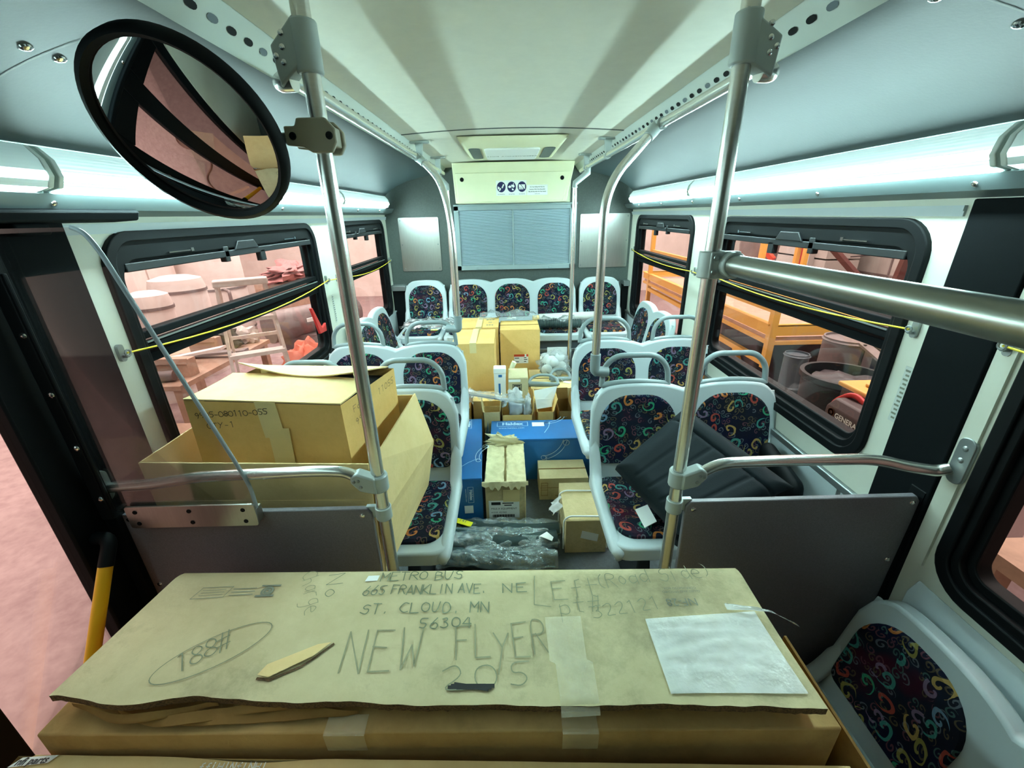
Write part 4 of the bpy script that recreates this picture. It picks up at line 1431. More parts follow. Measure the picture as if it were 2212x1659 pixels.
def seat_root(name, n, label, handles, group=None, pitch=0.425, pedestal=True, zoff=0.0, dep=0.455):
    o = thing(name, label, 'seat', (0, 0, 0), group=group, local=True)
    w = n * pitch
    top, bot = 0.885, 0.43
    # back shell: outline with one hump per seat
    out = []
    N = 26
    for i in range(n * N + 1):
        x = -w / 2 + w * i / (n * N)
        t = ((x + w / 2) % pitch) / pitch * 2 - 1 if 0 < i < n * N else (-1 if i == 0 else 1)
        z = top - 0.034 * abs(t) ** 2.6
        e = min(x + w / 2, w / 2 - x)
        r = 0.085
        if e < r:
            z -= (r - math.sqrt(max(0, r * r - (r - e) ** 2)))
        out.append((x, z))
    taper = 0.018
    poly = [(x * (1 - taper * max(0, (z - 0.6) / 0.28)), z) for x, z in out] + [(w / 2, 0.60), (w / 2 - 0.004, bot), (-w / 2 + 0.004, bot), (-w / 2, 0.60)]
    mb = MB()
    m_ = len(poly)
    mb.add([(x, recl(z), z) for x, z in poly] + [(x, recl(z) + 0.048, z) for x, z in poly],
           [tuple(range(m_ - 1, -1, -1)), tuple(range(m_, 2 * m_))] + [(i, (i + 1) % m_, m_ + (i + 1) % m_, m_ + i) for i in range(m_)])
    # pan with rounded front corners
    pan = rrect(-w / 2, w / 2, -dep, 0.03, (0.07, 0.01, 0.01, 0.07), 6)
    mb.prism(pan, (0, 0, 0.395), (1, 0, 0), (0, 1, 0), (0, 0, 0.062))
    part(o, 'shell', mb, M['shell'], bevel=0.016, seg=3)
    # raised side rims sweeping from the back down to the front edge
    for s in (-1, 1):
        x = s * (w / 2 - 0.020)
        mb = MB()
        rim = fillet([(x * 0.98, recl(0.83) + 0.020, 0.838), (x, recl(0.56) + 0.008, 0.56), (x, -0.045, 0.452), (x, 0.045 - dep, 0.440), (x * 0.985, 0.006 - dep, 0.425), (x * 0.98, 0.018 - dep, 0.400)], 0.09, 8)
        nr = len(rim)
        mb.tube(rim, [0.0265 * (0.35 + 0.65 * min(1.0, q_ / 4.0)) * (0.6 + 0.4 * min(1.0, (nr - 1 - q_) / 8.0)) for q_ in range(nr)], 14, sq=0.78)
        part(o, 'side_rim', mb, M['shell'], smooth=60)
    for q in range(n):
        cx = -w / 2 + pitch * (q + 0.5)
        mb = MB()
        pl_ = arch(cx - pitch / 2 + 0.040, cx + pitch / 2 - 0.040, 0.525, 0.838, 0.135, 0.03, 9)
        c0 = Vector((cx, 0.66))
        rings = []
        for (sc_, dy) in ((1.0, 0.004), (1.0, -0.005), (0.965, -0.010), (0.6, -0.006), (0.25, -0.003)):
            rings.append([(c0.x + (x - c0.x) * sc_, recl(c0.y + (z - c0.y) * sc_) + dy, c0.y + (z - c0.y) * sc_) for x, z in pl_])
        k = len(pl_)
        vs = [p for r_ in rings for p in r_]
        fs = [(a * k + i, a * k + (i + 1) % k, (a + 1) * k + (i + 1) % k, (a + 1) * k + i) for a in range(4) for i in range(k)] + [tuple(4 * k + i for i in range(k))]
        i0 = mb.add(vs, fs)
        for i, p in enumerate(vs):
            mb.u[i0 + i] = (p[0], p[2])
        part(o, 'back_cushion', mb, M['fabric'], smooth=35)
        mb = MB()
        pl_ = rrect(cx - pitch / 2 + 0.036, cx + pitch / 2 - 0.036, 0.05 - dep, -0.020, (0.07, 0.03, 0.03, 0.07), 7)
        c0 = Vector((cx, -0.2))
        rings = []
        for (sc_, z) in ((1.0, 0.450), (1.0, 0.468), (0.955, 0.476), (0.6, 0.472), (0.25, 0.470)):
            rings.append([(c0.x + (x - c0.x) * sc_, c0.y + (y - c0.y) * sc_, z) for x, y in pl_])
        k = len(pl_)
        vs = [p for r_ in rings for p in r_]
        fs = [(a * k + i, a * k + (i + 1) % k, (a + 1) * k + (i + 1) % k, (a + 1) * k + i) for a in range(4) for i in range(k)] + [tuple(4 * k + i for i in range(k))]
        i0 = mb.add(vs, fs)
        for i, p in enumerate(vs):
            mb.u[i0 + i] = (p[0] + 3.1, p[1] + 1.7)
        part(o, 'seat_cushion', mb, M['fabric'], smooth=35)
    for hx in handles:
        mb = MB()
        yb = recl(0.88) + 0.026
        hw = 0.150
        mb.tube(fillet([(hx - hw, yb, 0.868), (hx - hw + 0.006, yb + 0.01, 0.955), (hx - hw + 0.060, yb + 0.016, 1.008), (hx + hw - 0.060, yb + 0.016, 1.008), (hx + hw - 0.006, yb + 0.01, 0.955), (hx + hw, yb, 0.868)], 0.06, 8), 0.0125, 12)
        mb.tube([(hx - hw + hw * 2 * i / 10, yb, 0.888 - 0.014 * abs(i / 5 - 1) ** 2) for i in range(11)], 0.0135, 10)
        part(o, 'grab_handle', mb, M['handle'], smooth=60)
    if pedestal:
        mb = MB()
        mb.box(-w / 2 + 0.02, w / 2 - 0.02, -0.27, -0.20, 0.335, 0.396)
        part(o, 'seat_frame', mb, M['alu'], bevel=0.004)
        for s in ((-1, 1) if n > 1 else (0,)):
            mb = MB()
            mb.hexa([(s * w * 0.28 - 0.04, -0.30, -zoff), (s * w * 0.28 + 0.04, -0.30, -zoff), (s * w * 0.28 + 0.04, -0.06, -zoff), (s * w * 0.28 - 0.04, -0.06, -zoff),
                     (s * w * 0.28 - 0.02, -0.28, 0.336), (s * w * 0.28 + 0.02, -0.28, 0.336), (s * w * 0.28 + 0.02, -0.18, 0.336), (s * w * 0.28 - 0.02, -0.18, 0.336)])
            part(o, 'pedestal', mb, M['dark'], bevel=0.006)
    return o


G1 = 'forward rows of double seats'
proto = seat_root('double_seat', 2, 'double seat of the first row holding the dark vinyl cushion', (-0.225, 0.215), G1)
proto.location = (0.785, 1.640, 0)
copy_tree(proto, (-0.665, 1.640, 0), 0, 'double seat of the first row holding the open cartons', G1)
copy_tree(proto, (0.800, 2.340, 0), 0, 'second row double seat in front of the aisle-facing seats, scaffold side', G1)
copy_tree(proto, (-0.690, 2.340, 0), 0, 'second row double seat with the elbow of the bent pole, door side', G1)
G2 = 'aisle-facing seats against the side walls'
side = seat_root('aisle_facing_seat', 2, 'aisle-facing double seat under the narrow scaffold-side window', (), G2, pitch=0.40, zoff=0.02)
side.location = (1.045, 3.22, 0.02)
side.rotation_euler = (0, 0, -PI / 2)
copy_tree(side, (-0.985, 3.22, 0.02), PI / 2, 'aisle-facing double seat under the narrow door-side window', G2)
near = seat_root('aisle_facing_seat', 2, 'aisle-facing seat below the dark framed window beside the big carton', (), G2, pitch=0.40, zoff=0.105, dep=0.32)
near.location = (1.018, 0.55, -0.345)
near.rotation_euler = (0, 0, -PI / 2)
# rear bench: corner seat, three in the middle, corner seat
ZB = 0.125
G3 = 'rear bench seats'
rear3 = seat_root('triple_seat', 3, 'middle three-place seat of the rear bench below the air grille', (), G3, pitch=0.422, pedestal=False)
rear3.location = (0.035, 4.12, ZB)
rear1 = seat_root('corner_seat', 1, 'single rear corner seat under the door-side steel plate', (), G3, pitch=0.412, pedestal=False)
rear1.location = (-0.822, 4.12, ZB)
copy_tree(rear1, (0.903, 4.12, ZB), 0, 'single rear corner seat under the scaffold-side steel plate', G3)
mb = MB()
for (a, b) in ((-1.02, -0.60), (0.68, 1.12)):
    mb.prism(rrect(a, b, 0.0, 0.515, (0.005, 0.05, 0.05, 0.005)), (0, 3.70, 0), U, V, (0, 0.56, 0))
mb.box(-0.60, 0.68, 3.74, 4.26, 0.0, 0.505)
mb.box(-0.60, 0.68, 3.728, 3.742, 0.40, 0.43, mi=1)
solo('rear_bench_base', 'dark blue grey moulded base under the rear bench seats', 'bench base', mb, [M['lidblue'], M['alu']], bevel=0.006)

# ================================================================== CARGO
def carton(name, label, x0, x1, y0, y1, z0, z1, m, group=None, seam=None, tape=True, rot=0.0, cat='box'):
    """closed shipping carton: body, lid seam, tape; rot turns it about its vertical axis"""
    c = Vector(((x0 + x1) / 2, (y0 + y1) / 2, z0))
    o = thing(name, label, cat, c, group=group, rz=rot, local=True)
    w, d, h = (x1 - x0) / 2, (y1 - y0) / 2, z1 - z0
    mb = MB()
    mb.grid(lambda u, v: (-w + 2 * w * u, -d + 2 * d * v, h + 0.004 * math.sin(u * 6 + v * 4) * (u * (1 - u) * v * (1 - v)) * 8), 8, 6)
    mb.add([(-w, -d, 0), (w, -d, 0), (w, d, 0), (-w, d, 0), (-w, -d, h), (w, -d, h), (w, d, h), (-w, d, h)],
           [(3, 2, 1, 0), (0, 1, 5, 4), (1, 2, 6, 5), (2, 3, 7, 6), (3, 0, 4, 7)])
    part(o, 'carton_body', mb, m)
    mb = MB()
    if seam == 'y':
        mb.box(-0.002, 0.002, -d, d, h + 0.0005, h + 0.0045)
    else:
        mb.box(-w, w, -0.002, 0.002, h + 0.0005, h + 0.0045)
    part(o, 'lid_seam', mb, M['carddark'])
    if tape:
        mb = MB()
        tw = 0.024
        if seam == 'y':
            mb.add([(-tw, -d - 0.001, h - 0.07), (tw, -d - 0.001, h - 0.07), (tw, -d - 0.001, h + 0.0055), (-tw, -d - 0.001, h + 0.0055), (tw, d, h + 0.0055), (-tw, d, h + 0.0055)], [(0, 1, 2, 3), (3, 2, 4, 5)])
        else:
            mb.add([(w + 0.001, -tw, h - 0.06), (w + 0.001, tw, h - 0.06), (w + 0.001, tw, h + 0.0055), (w + 0.001, -tw, h + 0.0055), (-w, tw, h + 0.0055), (-w, -tw, h + 0.0055)], [(0, 1, 2, 3), (3, 2, 4, 5)])
        part(o, 'tape', mb, M['papertape'])
    return o


def open_carton(name, label, x0, x1, y0, y1, z0, z1, m, flaps=(0.1, 0.1, 0.1, 0.1), ang=(115, 115, 115, 115), group=None, rot=0.0, t=0.004):
    """open-topped carton with four flaps bent outwards: front, right, back, left"""
    c = Vector(((x0 + x1) / 2, (y0 + y1) / 2, z0))
    o = thing(name, label, 'box', c, group=group, rz=rot, local=True)
    w, d, h = (x1 - x0) / 2, (y1 - y0) / 2, z1 - z0
    mb = MB()
    mb.box(-w, w, -d, d, 0, t)
    mb.box(-w, w, -d, -d + t, 0, h)
    mb.box(-w, w, d - t, d, 0, h)
    mb.box(-w, -w + t, -d, d, 0, h)
    mb.box(w - t, w, -d, d, 0, h)
    part(o, 'carton_body', mb, m)
    for i, (nx, ny) in enumerate(((0, -1), (1, 0), (0, 1), (-1, 0))):
        f = flaps[i]
        if not f:
            continue
        a = math.radians(ang[i])
        up = Vector((nx * math.sin(a), ny * math.sin(a), math.cos(a)))      # 0 = straight up, 90 = level outwards
        if nx == 0:
            p0, p1 = Vector((-w + 0.003, ny * d, h)), Vector((w - 0.003, ny * d, h))
        else:
            p0, p1 = Vector((nx * w, -d + 0.003, h)), Vector((nx * w, d - 0.003, h))
        nn = up.cross(p1 - p0).normalized() * t
        mb = MB()
        k = (p1 - p0).normalized() * f * 0.06
        q0, q1 = p0 + up * f + k, p1 + up * f - k
        mb.hexa([p0, p1, p1 + nn, p0 + nn, q0, q1, q1 + nn, q0 + nn])
        part(o, 'flap', mb, m)
    return o


G4 = 'tall cartons in the aisle before the rear bench'
o = carton('tall_carton', 'tall carton in the aisle with a red and white shipping label', -0.078, 0.246, 3.30, 3.62, 0.0, 0.730, M['card'], G4, seam='x', tape=False)
mb = MB()
mb.box(-0.052, 0.066, -0.1625, -0.160, 0.445, 0.522)
part(o, 'shipping_label', mb, M['white'])
mb = MB()
mb.box(-0.052, 0.036, -0.1632, -0.1624, 0.503, 0.523)
mb.box(0.050, 0.066, -0.1632, -0.1624, 0.503, 0.523)
part(o, 'label_band', mb, M['redlabel'])
mb = MB()
for i, (a, b) in enumerate(((-0.046, -0.01), (0.03, 0.05), (0.03, 0.058), (-0.046, -0.012), (0.03, 0.048))):
    zz = (0.488, 0.49, 0.475, 0.456, 0.458)[i]
    mb.box(a, b, -0.1632, -0.1624, zz, zz + 0.006)
part(o, 'label_print', mb, M['ink'])
carton('tall_carton', 'tall taped carton in the aisle just behind the second door-side seat', -0.415, -0.112, 2.86, 3.26, 0.0, 0.752, M['card'], G4, seam='y')
o = carton('tall_carton', 'carton behind the tall taped carton, beside the red labelled one', -0.41, -0.092, 3.31, 3.66, 0.0, 0.752, M['card'], G4, seam='y')
mb = MB()
for i, wd in enumerate((0.036, 0.014, 0.03)):
    for q in range(3):
        mb.box(0.09 - wd + q * wd * 0.7, 0.09 - wd + q * wd * 0.7 + wd * 0.5, 0.08 - i * 0.09, 0.10 - i * 0.09, 0.2680 * 0 + 0.7525, 0.7532)
part(o, 'print', mb, M['greyink'])

# clear bags lying on the rear bench and the tall cartons
def film(fn, nu, nv, amp, freq, seed, ax=1.0):
    mb = MB()

    def g(u, v):
        p0 = Vector(fn(u, v))
        p = Vector((p0.x * ax, p0.y, p0.z))
        n1 = noise.noise(p * freq + Vector((seed, 0, 0)))
        n2 = abs(noise.noise(p * freq * 2.3 + Vector((0, seed, 0))))
        return p0 + Vector((0, 0, amp * (n1 + 1.2 * n2)))
    mb.grid(g, nu, nv)
    return mb


o = thing('plastic_bag', 'clear plastic bag with a paper slip lying on top of the tall cartons', 'bag', (0.0, 3.72, 0.74))
part(o, 'film', film(lambda u, v: (-0.26 + 0.50 * u, 3.56 + 0.22 * v, 0.757 + 0.035 * math.sin(v * PI) * (0.5 + 0.6 * math.sin(u * 3.1))), 26, 12, 0.028, 9, 3), M['bag'], smooth=80)
mb = MB()
mb.box(-0.02, 0.06, 3.60, 3.66, 0.752, 0.754)
part(o, 'paper_slip', mb, M['white'])
o = thing('plastic_bag', 'clear plastic bag on the rear corner seat beside the bent pole, door side', 'bag', (-0.75, 3.9, 0.605))
part(o, 'film', film(lambda u, v: (-1.0 + 0.5 * u, 3.72 + 0.34 * v, 0.640 + 0.03 * math.sin(v * PI) * math.sin(u * PI)), 22, 14, 0.05, 8, 11), M['bag'], smooth=80)
mb = MB()
mb.box(-0.72, -0.66, 3.74, 3.77, 0.625, 0.632)
part(o, 'yellow_slip', mb, M['tagyellow'])
# rolls on the rear bench
o = thing('wrapped_roll', 'silver wrapped roll with cardboard core lying on the rear bench', 'roll', (0.5, 4.0, 0.61))
mb = MB()
mb.cyl((0.28, 3.93, 0.672), (0.86, 4.0, 0.672), 0.042, 20)
part(o, 'wrap', mb, M['milkbag'], smooth=50)
mb = MB()
mb.cyl((0.225, 3.924, 0.668), (0.84, 3.998, 0.668), 0.036, 20)
part(o, 'core', mb, M['cardlight'], smooth=50)
o = thing('bagged_hose', 'black corrugated hose in a plastic bag in front of the wrapped roll', 'hose', (0.5, 3.82, 0.60))
mb = MB()
mb.tube([(0.26 + 0.4 * i / 40, 3.80 + 0.01 * math.sin(i / 8), 0.650) for i in range(41)], [0.038 + 0.005 * (i % 2) for i in range(41)], 16)
part(o, 'hose', mb, M['hose'], smooth=30)
part(o, 'bag_film', film(lambda u, v: (0.30 + 0.30 * u, 3.74 + 0.12 * v, 0.690 + 0.02 * math.sin(v * PI)), 16, 10, 0.03, 12, 5), M['bag'], smooth=80)

# flat carton with loose grab handles and a bag of white parts
o = carton('flat_carton', 'wide carton under the bag of white parts in the aisle', 0.150, 0.470, 2.85, 3.26, 0.0, 0.40, M['cardlight'], None, seam='x', tape=False)
o = thing('parts_bag', 'clear bag of round white parts on the wide carton', 'bag', (0.345, 3.13, 0.40))
for i, (x, y, z, r) in enumerate(((0.29, 3.13, 0.445, 0.045), (0.37, 3.10, 0.44, 0.042), (0.33, 3.17, 0.50, 0.048), (0.41, 3.17, 0.455, 0.045), (0.28, 3.19, 0.52, 0.042), (0.40, 3.19, 0.53, 0.040), (0.345, 3.10, 0.515, 0.036))):
    mb = MB()
    mb.lathe([(0.0, 0.03), (r * 0.5, 0.03), (r * 0.9, 0.016), (r, 0), (r * 0.9, -0.016), (r * 0.4, -0.03), (0, -0.03)], (x, y, z), (rnd.uniform(-.6, .6), -1, rnd.uniform(-.4, .8)), 18)
    part(o, 'white_part', mb, M['white'], smooth=50)
mb = MB()
mb.blob((0.345, 3.14, 0.490), (0.125, 0.085, 0.105), 0.35, 4.0, flat=0.80)
part(o, 'bag_film', mb, M['bag'], smooth=80)
mb = MB()
mb.prism(rrect(0.30, 0.46, 3.225, 3.23, 0.0025, 1), (0, 0, 0.40), (1, 0, 0), (0, 1, 0), (0, 0, 0.20))
solo('clear_tray', 'clear plastic tray standing behind the bag of white parts', 'tray', mb, M['milkbag'], bevel=0.002)


def loose_handle(label, c, rz, tilt, wd=0.15, ht=0.10):
    o = thing('loose_grab_handle', label, 'grab handle', c, group='loose grey grab handles')
    mb = MB()
    ct, st = math.cos(rz), math.sin(rz)
    up = Vector((-st * math.cos(tilt), ct * math.cos(tilt), math.sin(tilt)))
    al = Vector((ct, st, 0))
    pts = [Vector(c) + al * a + up * b + Vector((0, 0, 0.013)) for a, b in ((-wd, 0.0), (-wd + 0.01, ht * 0.6), (-wd * 0.45, ht), (wd * 0.45, ht), (wd - 0.01, ht * 0.6), (wd, 0.0))]
    mb.tube(fillet(pts, 0.06, 8), 0.0115, 12)
    part(o, 'loop', mb, M['handle'], smooth=60)
    mb = MB()
    mb.tube([Vector(c) + al * (-wd) + Vector((0, 0, 0.013)), Vector(c) + al * wd + Vector((0, 0, 0.013))], [0.022, 0.014], 12, r2=None)
    part(o, 'base_bar', mb, M['handle'], smooth=60)
    return o


loose_handle('loose grey grab handle lying on the front of the wide carton', (0.245, 2.90, 0.402), -0.1, 0.5, 0.11, 0.09)
loose_handle('loose grey grab handle against the bag of white parts', (0.385, 3.00, 0.402), 0.1, 0.7, 0.08, 0.085)
mb = MB()
mb.prism([(0, 0), (0.045, -0.025), (0.06, 0.0), (0.015, 0.028)], (0.40, 2.96, 0.401), (1, 0, 0), (0, 1, 0), (0, 0, 0.002))
mb.tube(fillet([(0.405, 2.965, 0.404), (0.37, 3.0, 0.43), (0.35, 2.99, 0.46)], 0.02), 0.0015, 6)
solo('paper_tag', 'white paper tag with string on the wide carton', 'tag', mb, M['white'])

# small boxes on the pile
o = open_carton('support_carton', 'low carton under the small white box and printed box', -0.27, 0.135, 2.66, 2.845, 0.0, 0.395, M['card'], flaps=(0, 0, 0, 0))
mb = MB()
mb.box(-0.200, 0.200, -0.09, 0.09, 0.385, 0.395)
part(o, 'lid', mb, M['card'])
o = thing('small_white_box', 'slim white box with blue print standing in the aisle pile', 'box', (-0.075, 2.75, 0.395))
mb = MB()
mb.box(-0.116, -0.034, 2.72, 2.785, 0.395, 0.61)
part(o, 'box_body', mb, M['white'], bevel=0.003)
mb = MB()
mb.box(-0.118, -0.032, 2.718, 2.787, 0.572, 0.614)
part(o, 'box_lid', mb, M['white'], bevel=0.006)
mb = MB()
mb.box(-0.085, -0.060, 2.7185, 2.7195, 0.548, 0.566)
mb.box(-0.086, -0.072, 2.7190, 2.7198, 0.41, 0.50)
part(o, 'print', mb, M['blue'])
o = thing('printed_small_box', 'small carton with a black square emblem beside the slim white box', 'box', (0.055, 2.75, 0.395))
mb = MB()
mb.box(-0.018, 0.122, 2.70, 2.81, 0.395, 0.545)
mb.hexa([(-0.018, 2.70, 0.545), (0.122, 2.70, 0.545), (0.122, 2.81, 0.545), (-0.018, 2.81, 0.545), (-0.016, 2.74, 0.568), (0.12, 2.74, 0.568), (0.12, 2.81, 0.580), (-0.016, 2.81, 0.580)])
part(o, 'box_body', mb, M['cardpale'], bevel=0.003)
mb = MB()
mb.box(-0.015, 0.068, 2.6985, 2.6998, 0.518, 0.536)
part(o, 'paper_strip', mb, M['white'])
mb = MB()
for (a, b, c_, d) in ((0.012, 0.076, 0.498, 0.502), (0.012, 0.076, 0.430, 0.434), (0.012, 0.016, 0.430, 0.502), (0.072, 0.076, 0.430, 0.502),
                      (0.020, 0.068, 0.484, 0.494), (0.040, 0.048, 0.438, 0.49), (0.020, 0.034, 0.438, 0.478), (0.054, 0.068, 0.438, 0.478)):
    mb.box(a, b, 2.6985, 2.6998, c_, d)
part(o, 'emblem', mb, M['ink'])
mb = MB()
mb.tube(fillet([(0.0, 2.83, 0.40), (0.01, 2.83, 0.58), (0.03, 2.83, 0.62)], 0.03), 0.018, 12)
solo('cream_spout', 'short cream plastic tube poking up behind the slim white box', 'tube', mb, M['cream'], smooth=50)

# open cartons of odd parts
G5 = 'open cartons in the middle of the aisle'
open_carton('open_carton', 'open carton at the door-side end of the aisle pile, inside showing', -0.405, -0.285, 2.60, 2.84, 0.0, 0.37, M['card'], (0, 0.0, 0.07, 0.05), (60, 30, 20, 60), G5)
open_carton('open_carton', 'narrow open carton with upright flaps beside the end one', -0.190, -0.075, 2.553, 2.652, 0.0, 0.36, M['cardlight'], (0.0, 0.10, 0.0, 0.08), (40, 6, 10, 8), G5)
open_carton('open_carton', 'open carton holding white plastic bags behind the blue carton', -0.065, 0.145, 2.56, 2.655, 0.0, 0.33, M['card'], (0.0, 0.10, 0.0, 0.0), (20, 8, 8, 10), G5)
open_carton('open_carton', 'open carton with the white sheet standing in it', 0.178, 0.292, 2.58, 2.80, 0.0, 0.34, M['card'], (0.0, 0.09, 0.0, 0.10), (20, 16, 10, 10), G5)
open_carton('open_carton', 'narrow open carton next to the second scaffold-side seat', 0.325, 0.42, 2.58, 2.80, 0.0, 0.34, M['carddark'], (0.0, 0.09, 0.08, 0.0), (20, 10, 10, 10), G5)
mb = MB()
mb.blob((0.03, 2.607, 0.40), (0.055, 0.040, 0.115), 0.35, 9.0, flat=0.85)
solo('white_plastic_bag', 'crumpled white plastic bag sticking up from an open carton', 'bag', mb, M['milkbag'], smooth=80)
mb = MB()
mb.blob((0.112, 2.605, 0.375), (0.030, 0.035, 0.085), 0.4, 2.0, flat=0.85)
solo('white_plastic_bag', 'smaller crumpled white bag beside the big crumpled one', 'bag', mb, M['milkbag'], smooth=80)
mb = MB()
for i in range(5):
    mb.tube([(-0.043 + 0.018 * math.cos(t) + 0.004 * math.sin(3 * t + i), 2.602 + 0.03 * math.sin(t), 0.40 + i * 0.008 + 0.02 * math.cos(t + i * 0.4)) for t in [2 * PI * q / 22 for q in range(22)]], 0.005, 8, closed=True)
solo('coiled_white_hose', 'small coil of white hose beside the crumpled white bag', 'hose', mb, M['white'], smooth=60)
mb = MB()
mb.hexa([(0.162, 2.62, 0.35), (0.285, 2.66, 0.345), (0.285, 2.662, 0.345), (0.162, 2.622, 0.35), (0.160, 2.67, 0.462), (0.325, 2.71, 0.475), (0.325, 2.712, 0.475), (0.160, 2.672, 0.462)])
mb.hexa([(0.162, 2.60, 0.352), (0.285, 2.64, 0.350), (0.285, 2.642, 0.35), (0.162, 2.602, 0.352), (0.166, 2.618, 0.418), (0.285, 2.660, 0.405), (0.285, 2.662, 0.405), (0.166, 2.62, 0.418)])
solo('white_paper_sheet', 'white folded paper sheet standing in an open carton', 'paper', mb, M['white'])
o = thing('bagged_strip', 'long metal strip in a plastic sleeve across the open cartons', 'strip', (-0.1, 2.6, 0.45))
mb = MB()
mb.hexa([(-0.33, 2.60, 0.478), (0.085, 2.52, 0.430), (0.095, 2.55, 0.430), (-0.33, 2.64, 0.478), (-0.33, 2.60, 0.486), (0.085, 2.52, 0.438), (0.095, 2.55, 0.438), (-0.33, 2.64, 0.486)])
part(o, 'metal_strip', mb, M['steelplate'])
part(o, 'sleeve', film(lambda u, v: (-0.37 + 0.46 * u, 2.57 - 0.07 * u + 0.10 * v, 0.472 - 0.045 * u + 0.025 * math.sin(v * PI)), 26, 8, 0.03, 14, 2), M['bag'], smooth=80)
o = thing('plastic_bag', 'crumpled clear bag over the end open carton, under the metal strip', 'bag', (-0.33, 2.52, 0.37))
part(o, 'film', film(lambda u, v: (-0.40 + 0.14 * u, 2.60 + 0.16 * v, 0.385 + 0.05 * v), 16, 12, 0.05, 13, 8), M['bag'], smooth=80)


# blue printed cartons
def bow_print(mb, o, u, v, s):
    """outline of a curved bracket arm as on the blue cartons"""
    for r in (1.0, 0.86):
        ribbon(mb, [(s * (0.10 + r * 1.0 * math.sin(t)), s * (1.0 - r * math.cos(t))) for t in [0.15 + 1.2 * q / 14 for q in range(15)]], o, u, v, 0.004)
    for (cx, cy, r) in ((0.22, 0.09, 0.09), (1.05, 0.70, 0.11)):
        ribbon(mb, [(s * (cx + r * math.cos(t)), s * (cy + r * math.sin(t))) for t in [2 * PI * q / 14 for q in range(14)]], o, u, v, 0.004, True)
    ribbon(mb, [(s * 0.35, s * 0.12), (s * 0.25, s * -0.3), (s * 0.05, s * -0.75)], o, u, v, 0.003)
    return mb


def name_box(mb, text, o, u, v, size):
    print_text(mb, text, o, u, v, size, 'CENTER', size * 0.035)
    w, h = size * 2.1, size * 0.85
    ribbon(mb, [(-w, -size * 0.35), (w, -size * 0.35), (w, h), (-w, h)], o, u, v, size * 0.07, True)
    return mb


G6 = 'blue printed cartons in the aisle'
o = thing('blue_carton', 'blue printed carton lying across the aisle', 'box', (0.185, 2.41, 0.0), group=G6)
mb = MB()
mb.box(-0.135, 0.500, 2.285, 2.540, 0.0, 0.292)
mb.box(-0.136, 0.501, 2.2838, 2.541, 0.284, 0.300)
part(o, 'carton_body', mb, M['blue'], bevel=0.003)
mb = MB()
UX, UY, UZ = (1, 0, 0), (0, 1, 0), (0, 0, 1)
name_box(mb, 'Haldex', (0.005, 2.475, 0.3012), UX, UY, 0.048)
print_text(mb, 'www.haldex.com', (-0.085, 2.425, 0.3012), UX, UY, 0.024)
bow_print(mb, (0.20, 2.48, 0.3012), UX, UY, 0.16)
bow_print(mb, (0.16, 2.2830, 0.15), UX, UZ, 0.17)
part(o, 'print', mb, M['lightblue'])
mb = MB()
mb.box(0.135, 0.215, 2.45, 2.505, 0.3005, 0.3015)
part(o, 'label', mb, M['white'])
o = thing('blue_carton', 'blue printed carton standing lengthways beside the torn carton', 'box', (-0.29, 2.23, 0.0), group=G6, rz=0.055, local=True)
mb = MB()
mb.box(-0.105, 0.105, -0.355, 0.345, 0.0, 0.292)
mb.box(-0.106, 0.106, -0.356, 0.346, 0.284, 0.300)
part(o, 'carton_body', mb, M['blue'], bevel=0.003)
mb = MB()
name_box(mb, 'Haldex', (0.01, 0.27, 0.3012), (0, -1, 0), UX, 0.030)
bow_print(mb, (0.085, -0.22, 0.3012), (-0.35, 0.9, 0), (0.9, 0.35, 0), 0.16)
name_box(mb, 'Haldex', (0.035, -0.3565, 0.195), (0, 0, -1), (1, 0, 0), 0.024)
print_text(mb, 'www.haldex.com', (0.012, -0.3565, 0.235), (0, 0, -1), (1, 0, 0), 0.012)
part(o, 'print', mb, M['lightblue'])
mb = MB()
mb.box(0.002, 0.05, -0.3572, -0.3562, 0.075, 0.125)
part(o, 'label', mb, M['white'])
mb = MB()
mb.blob((-0.160, 2.42, 0.16), (0.020, 0.07, 0.15), 0.5, 6.0, flat=0.98)
solo('black_plastic_bag', 'shiny black plastic bag wedged between the two blue cartons', 'bag', mb, M['hose'], smooth=80)

# torn padded carton
o = thing('torn_carton', 'battered torn carton with peeling paper and a white label', 'box', (-0.04, 2.08, 0.0))
mb = MB()
mb.box(-0.150, 0.068, 1.862, 2.26, 0.0, 0.275)
part(o, 'carton_body', mb, M['carddirty'], bevel=0.006)
for (xa, xb) in ((-0.150, -0.048), (-0.034, 0.070)):
    mb = MB()
    mb.grid(lambda u, v, xa=xa, xb=xb: (xa + (xb - xa) * u, 1.855 + 0.415 * v, 0.283 + 0.010 * noise.noise(Vector((u * 5 + xa * 40, v * 14, 1))) + (0.02 * max(0, v - 0.85) / 0.15 * abs(noise.noise(Vector((u * 9, 3, xa * 9)))))), 10, 36, 0.006, (0, 0, 1))
    part(o, 'lid_flap', mb, M['crumple'], smooth=70)
mb = MB()
mb.grid(lambda u, v: (-0.165 + 0.245 * u, 1.856 - 0.010 * v, 0.292 - 0.05 * v * (0.35 + abs(noise.noise(Vector((u * 7, 2.0, 0)))) * 1.6)), 26, 4, 0.003, (0, -1, 0))
part(o, 'torn_edge', mb, M['crumple'], smooth=70)
mb = MB()
mb.blob((-0.055, 2.245, 0.31), (0.10, 0.025, 0.045), 0.6, 3.0)
part(o, 'crumpled_paper', mb, M['crumple'], smooth=80)
mb = MB()
mb.box(-0.134, 0.032, 1.8600, 1.8615, 0.05, 0.165)
part(o, 'shipping_label', mb, M['white'])
mb = MB()
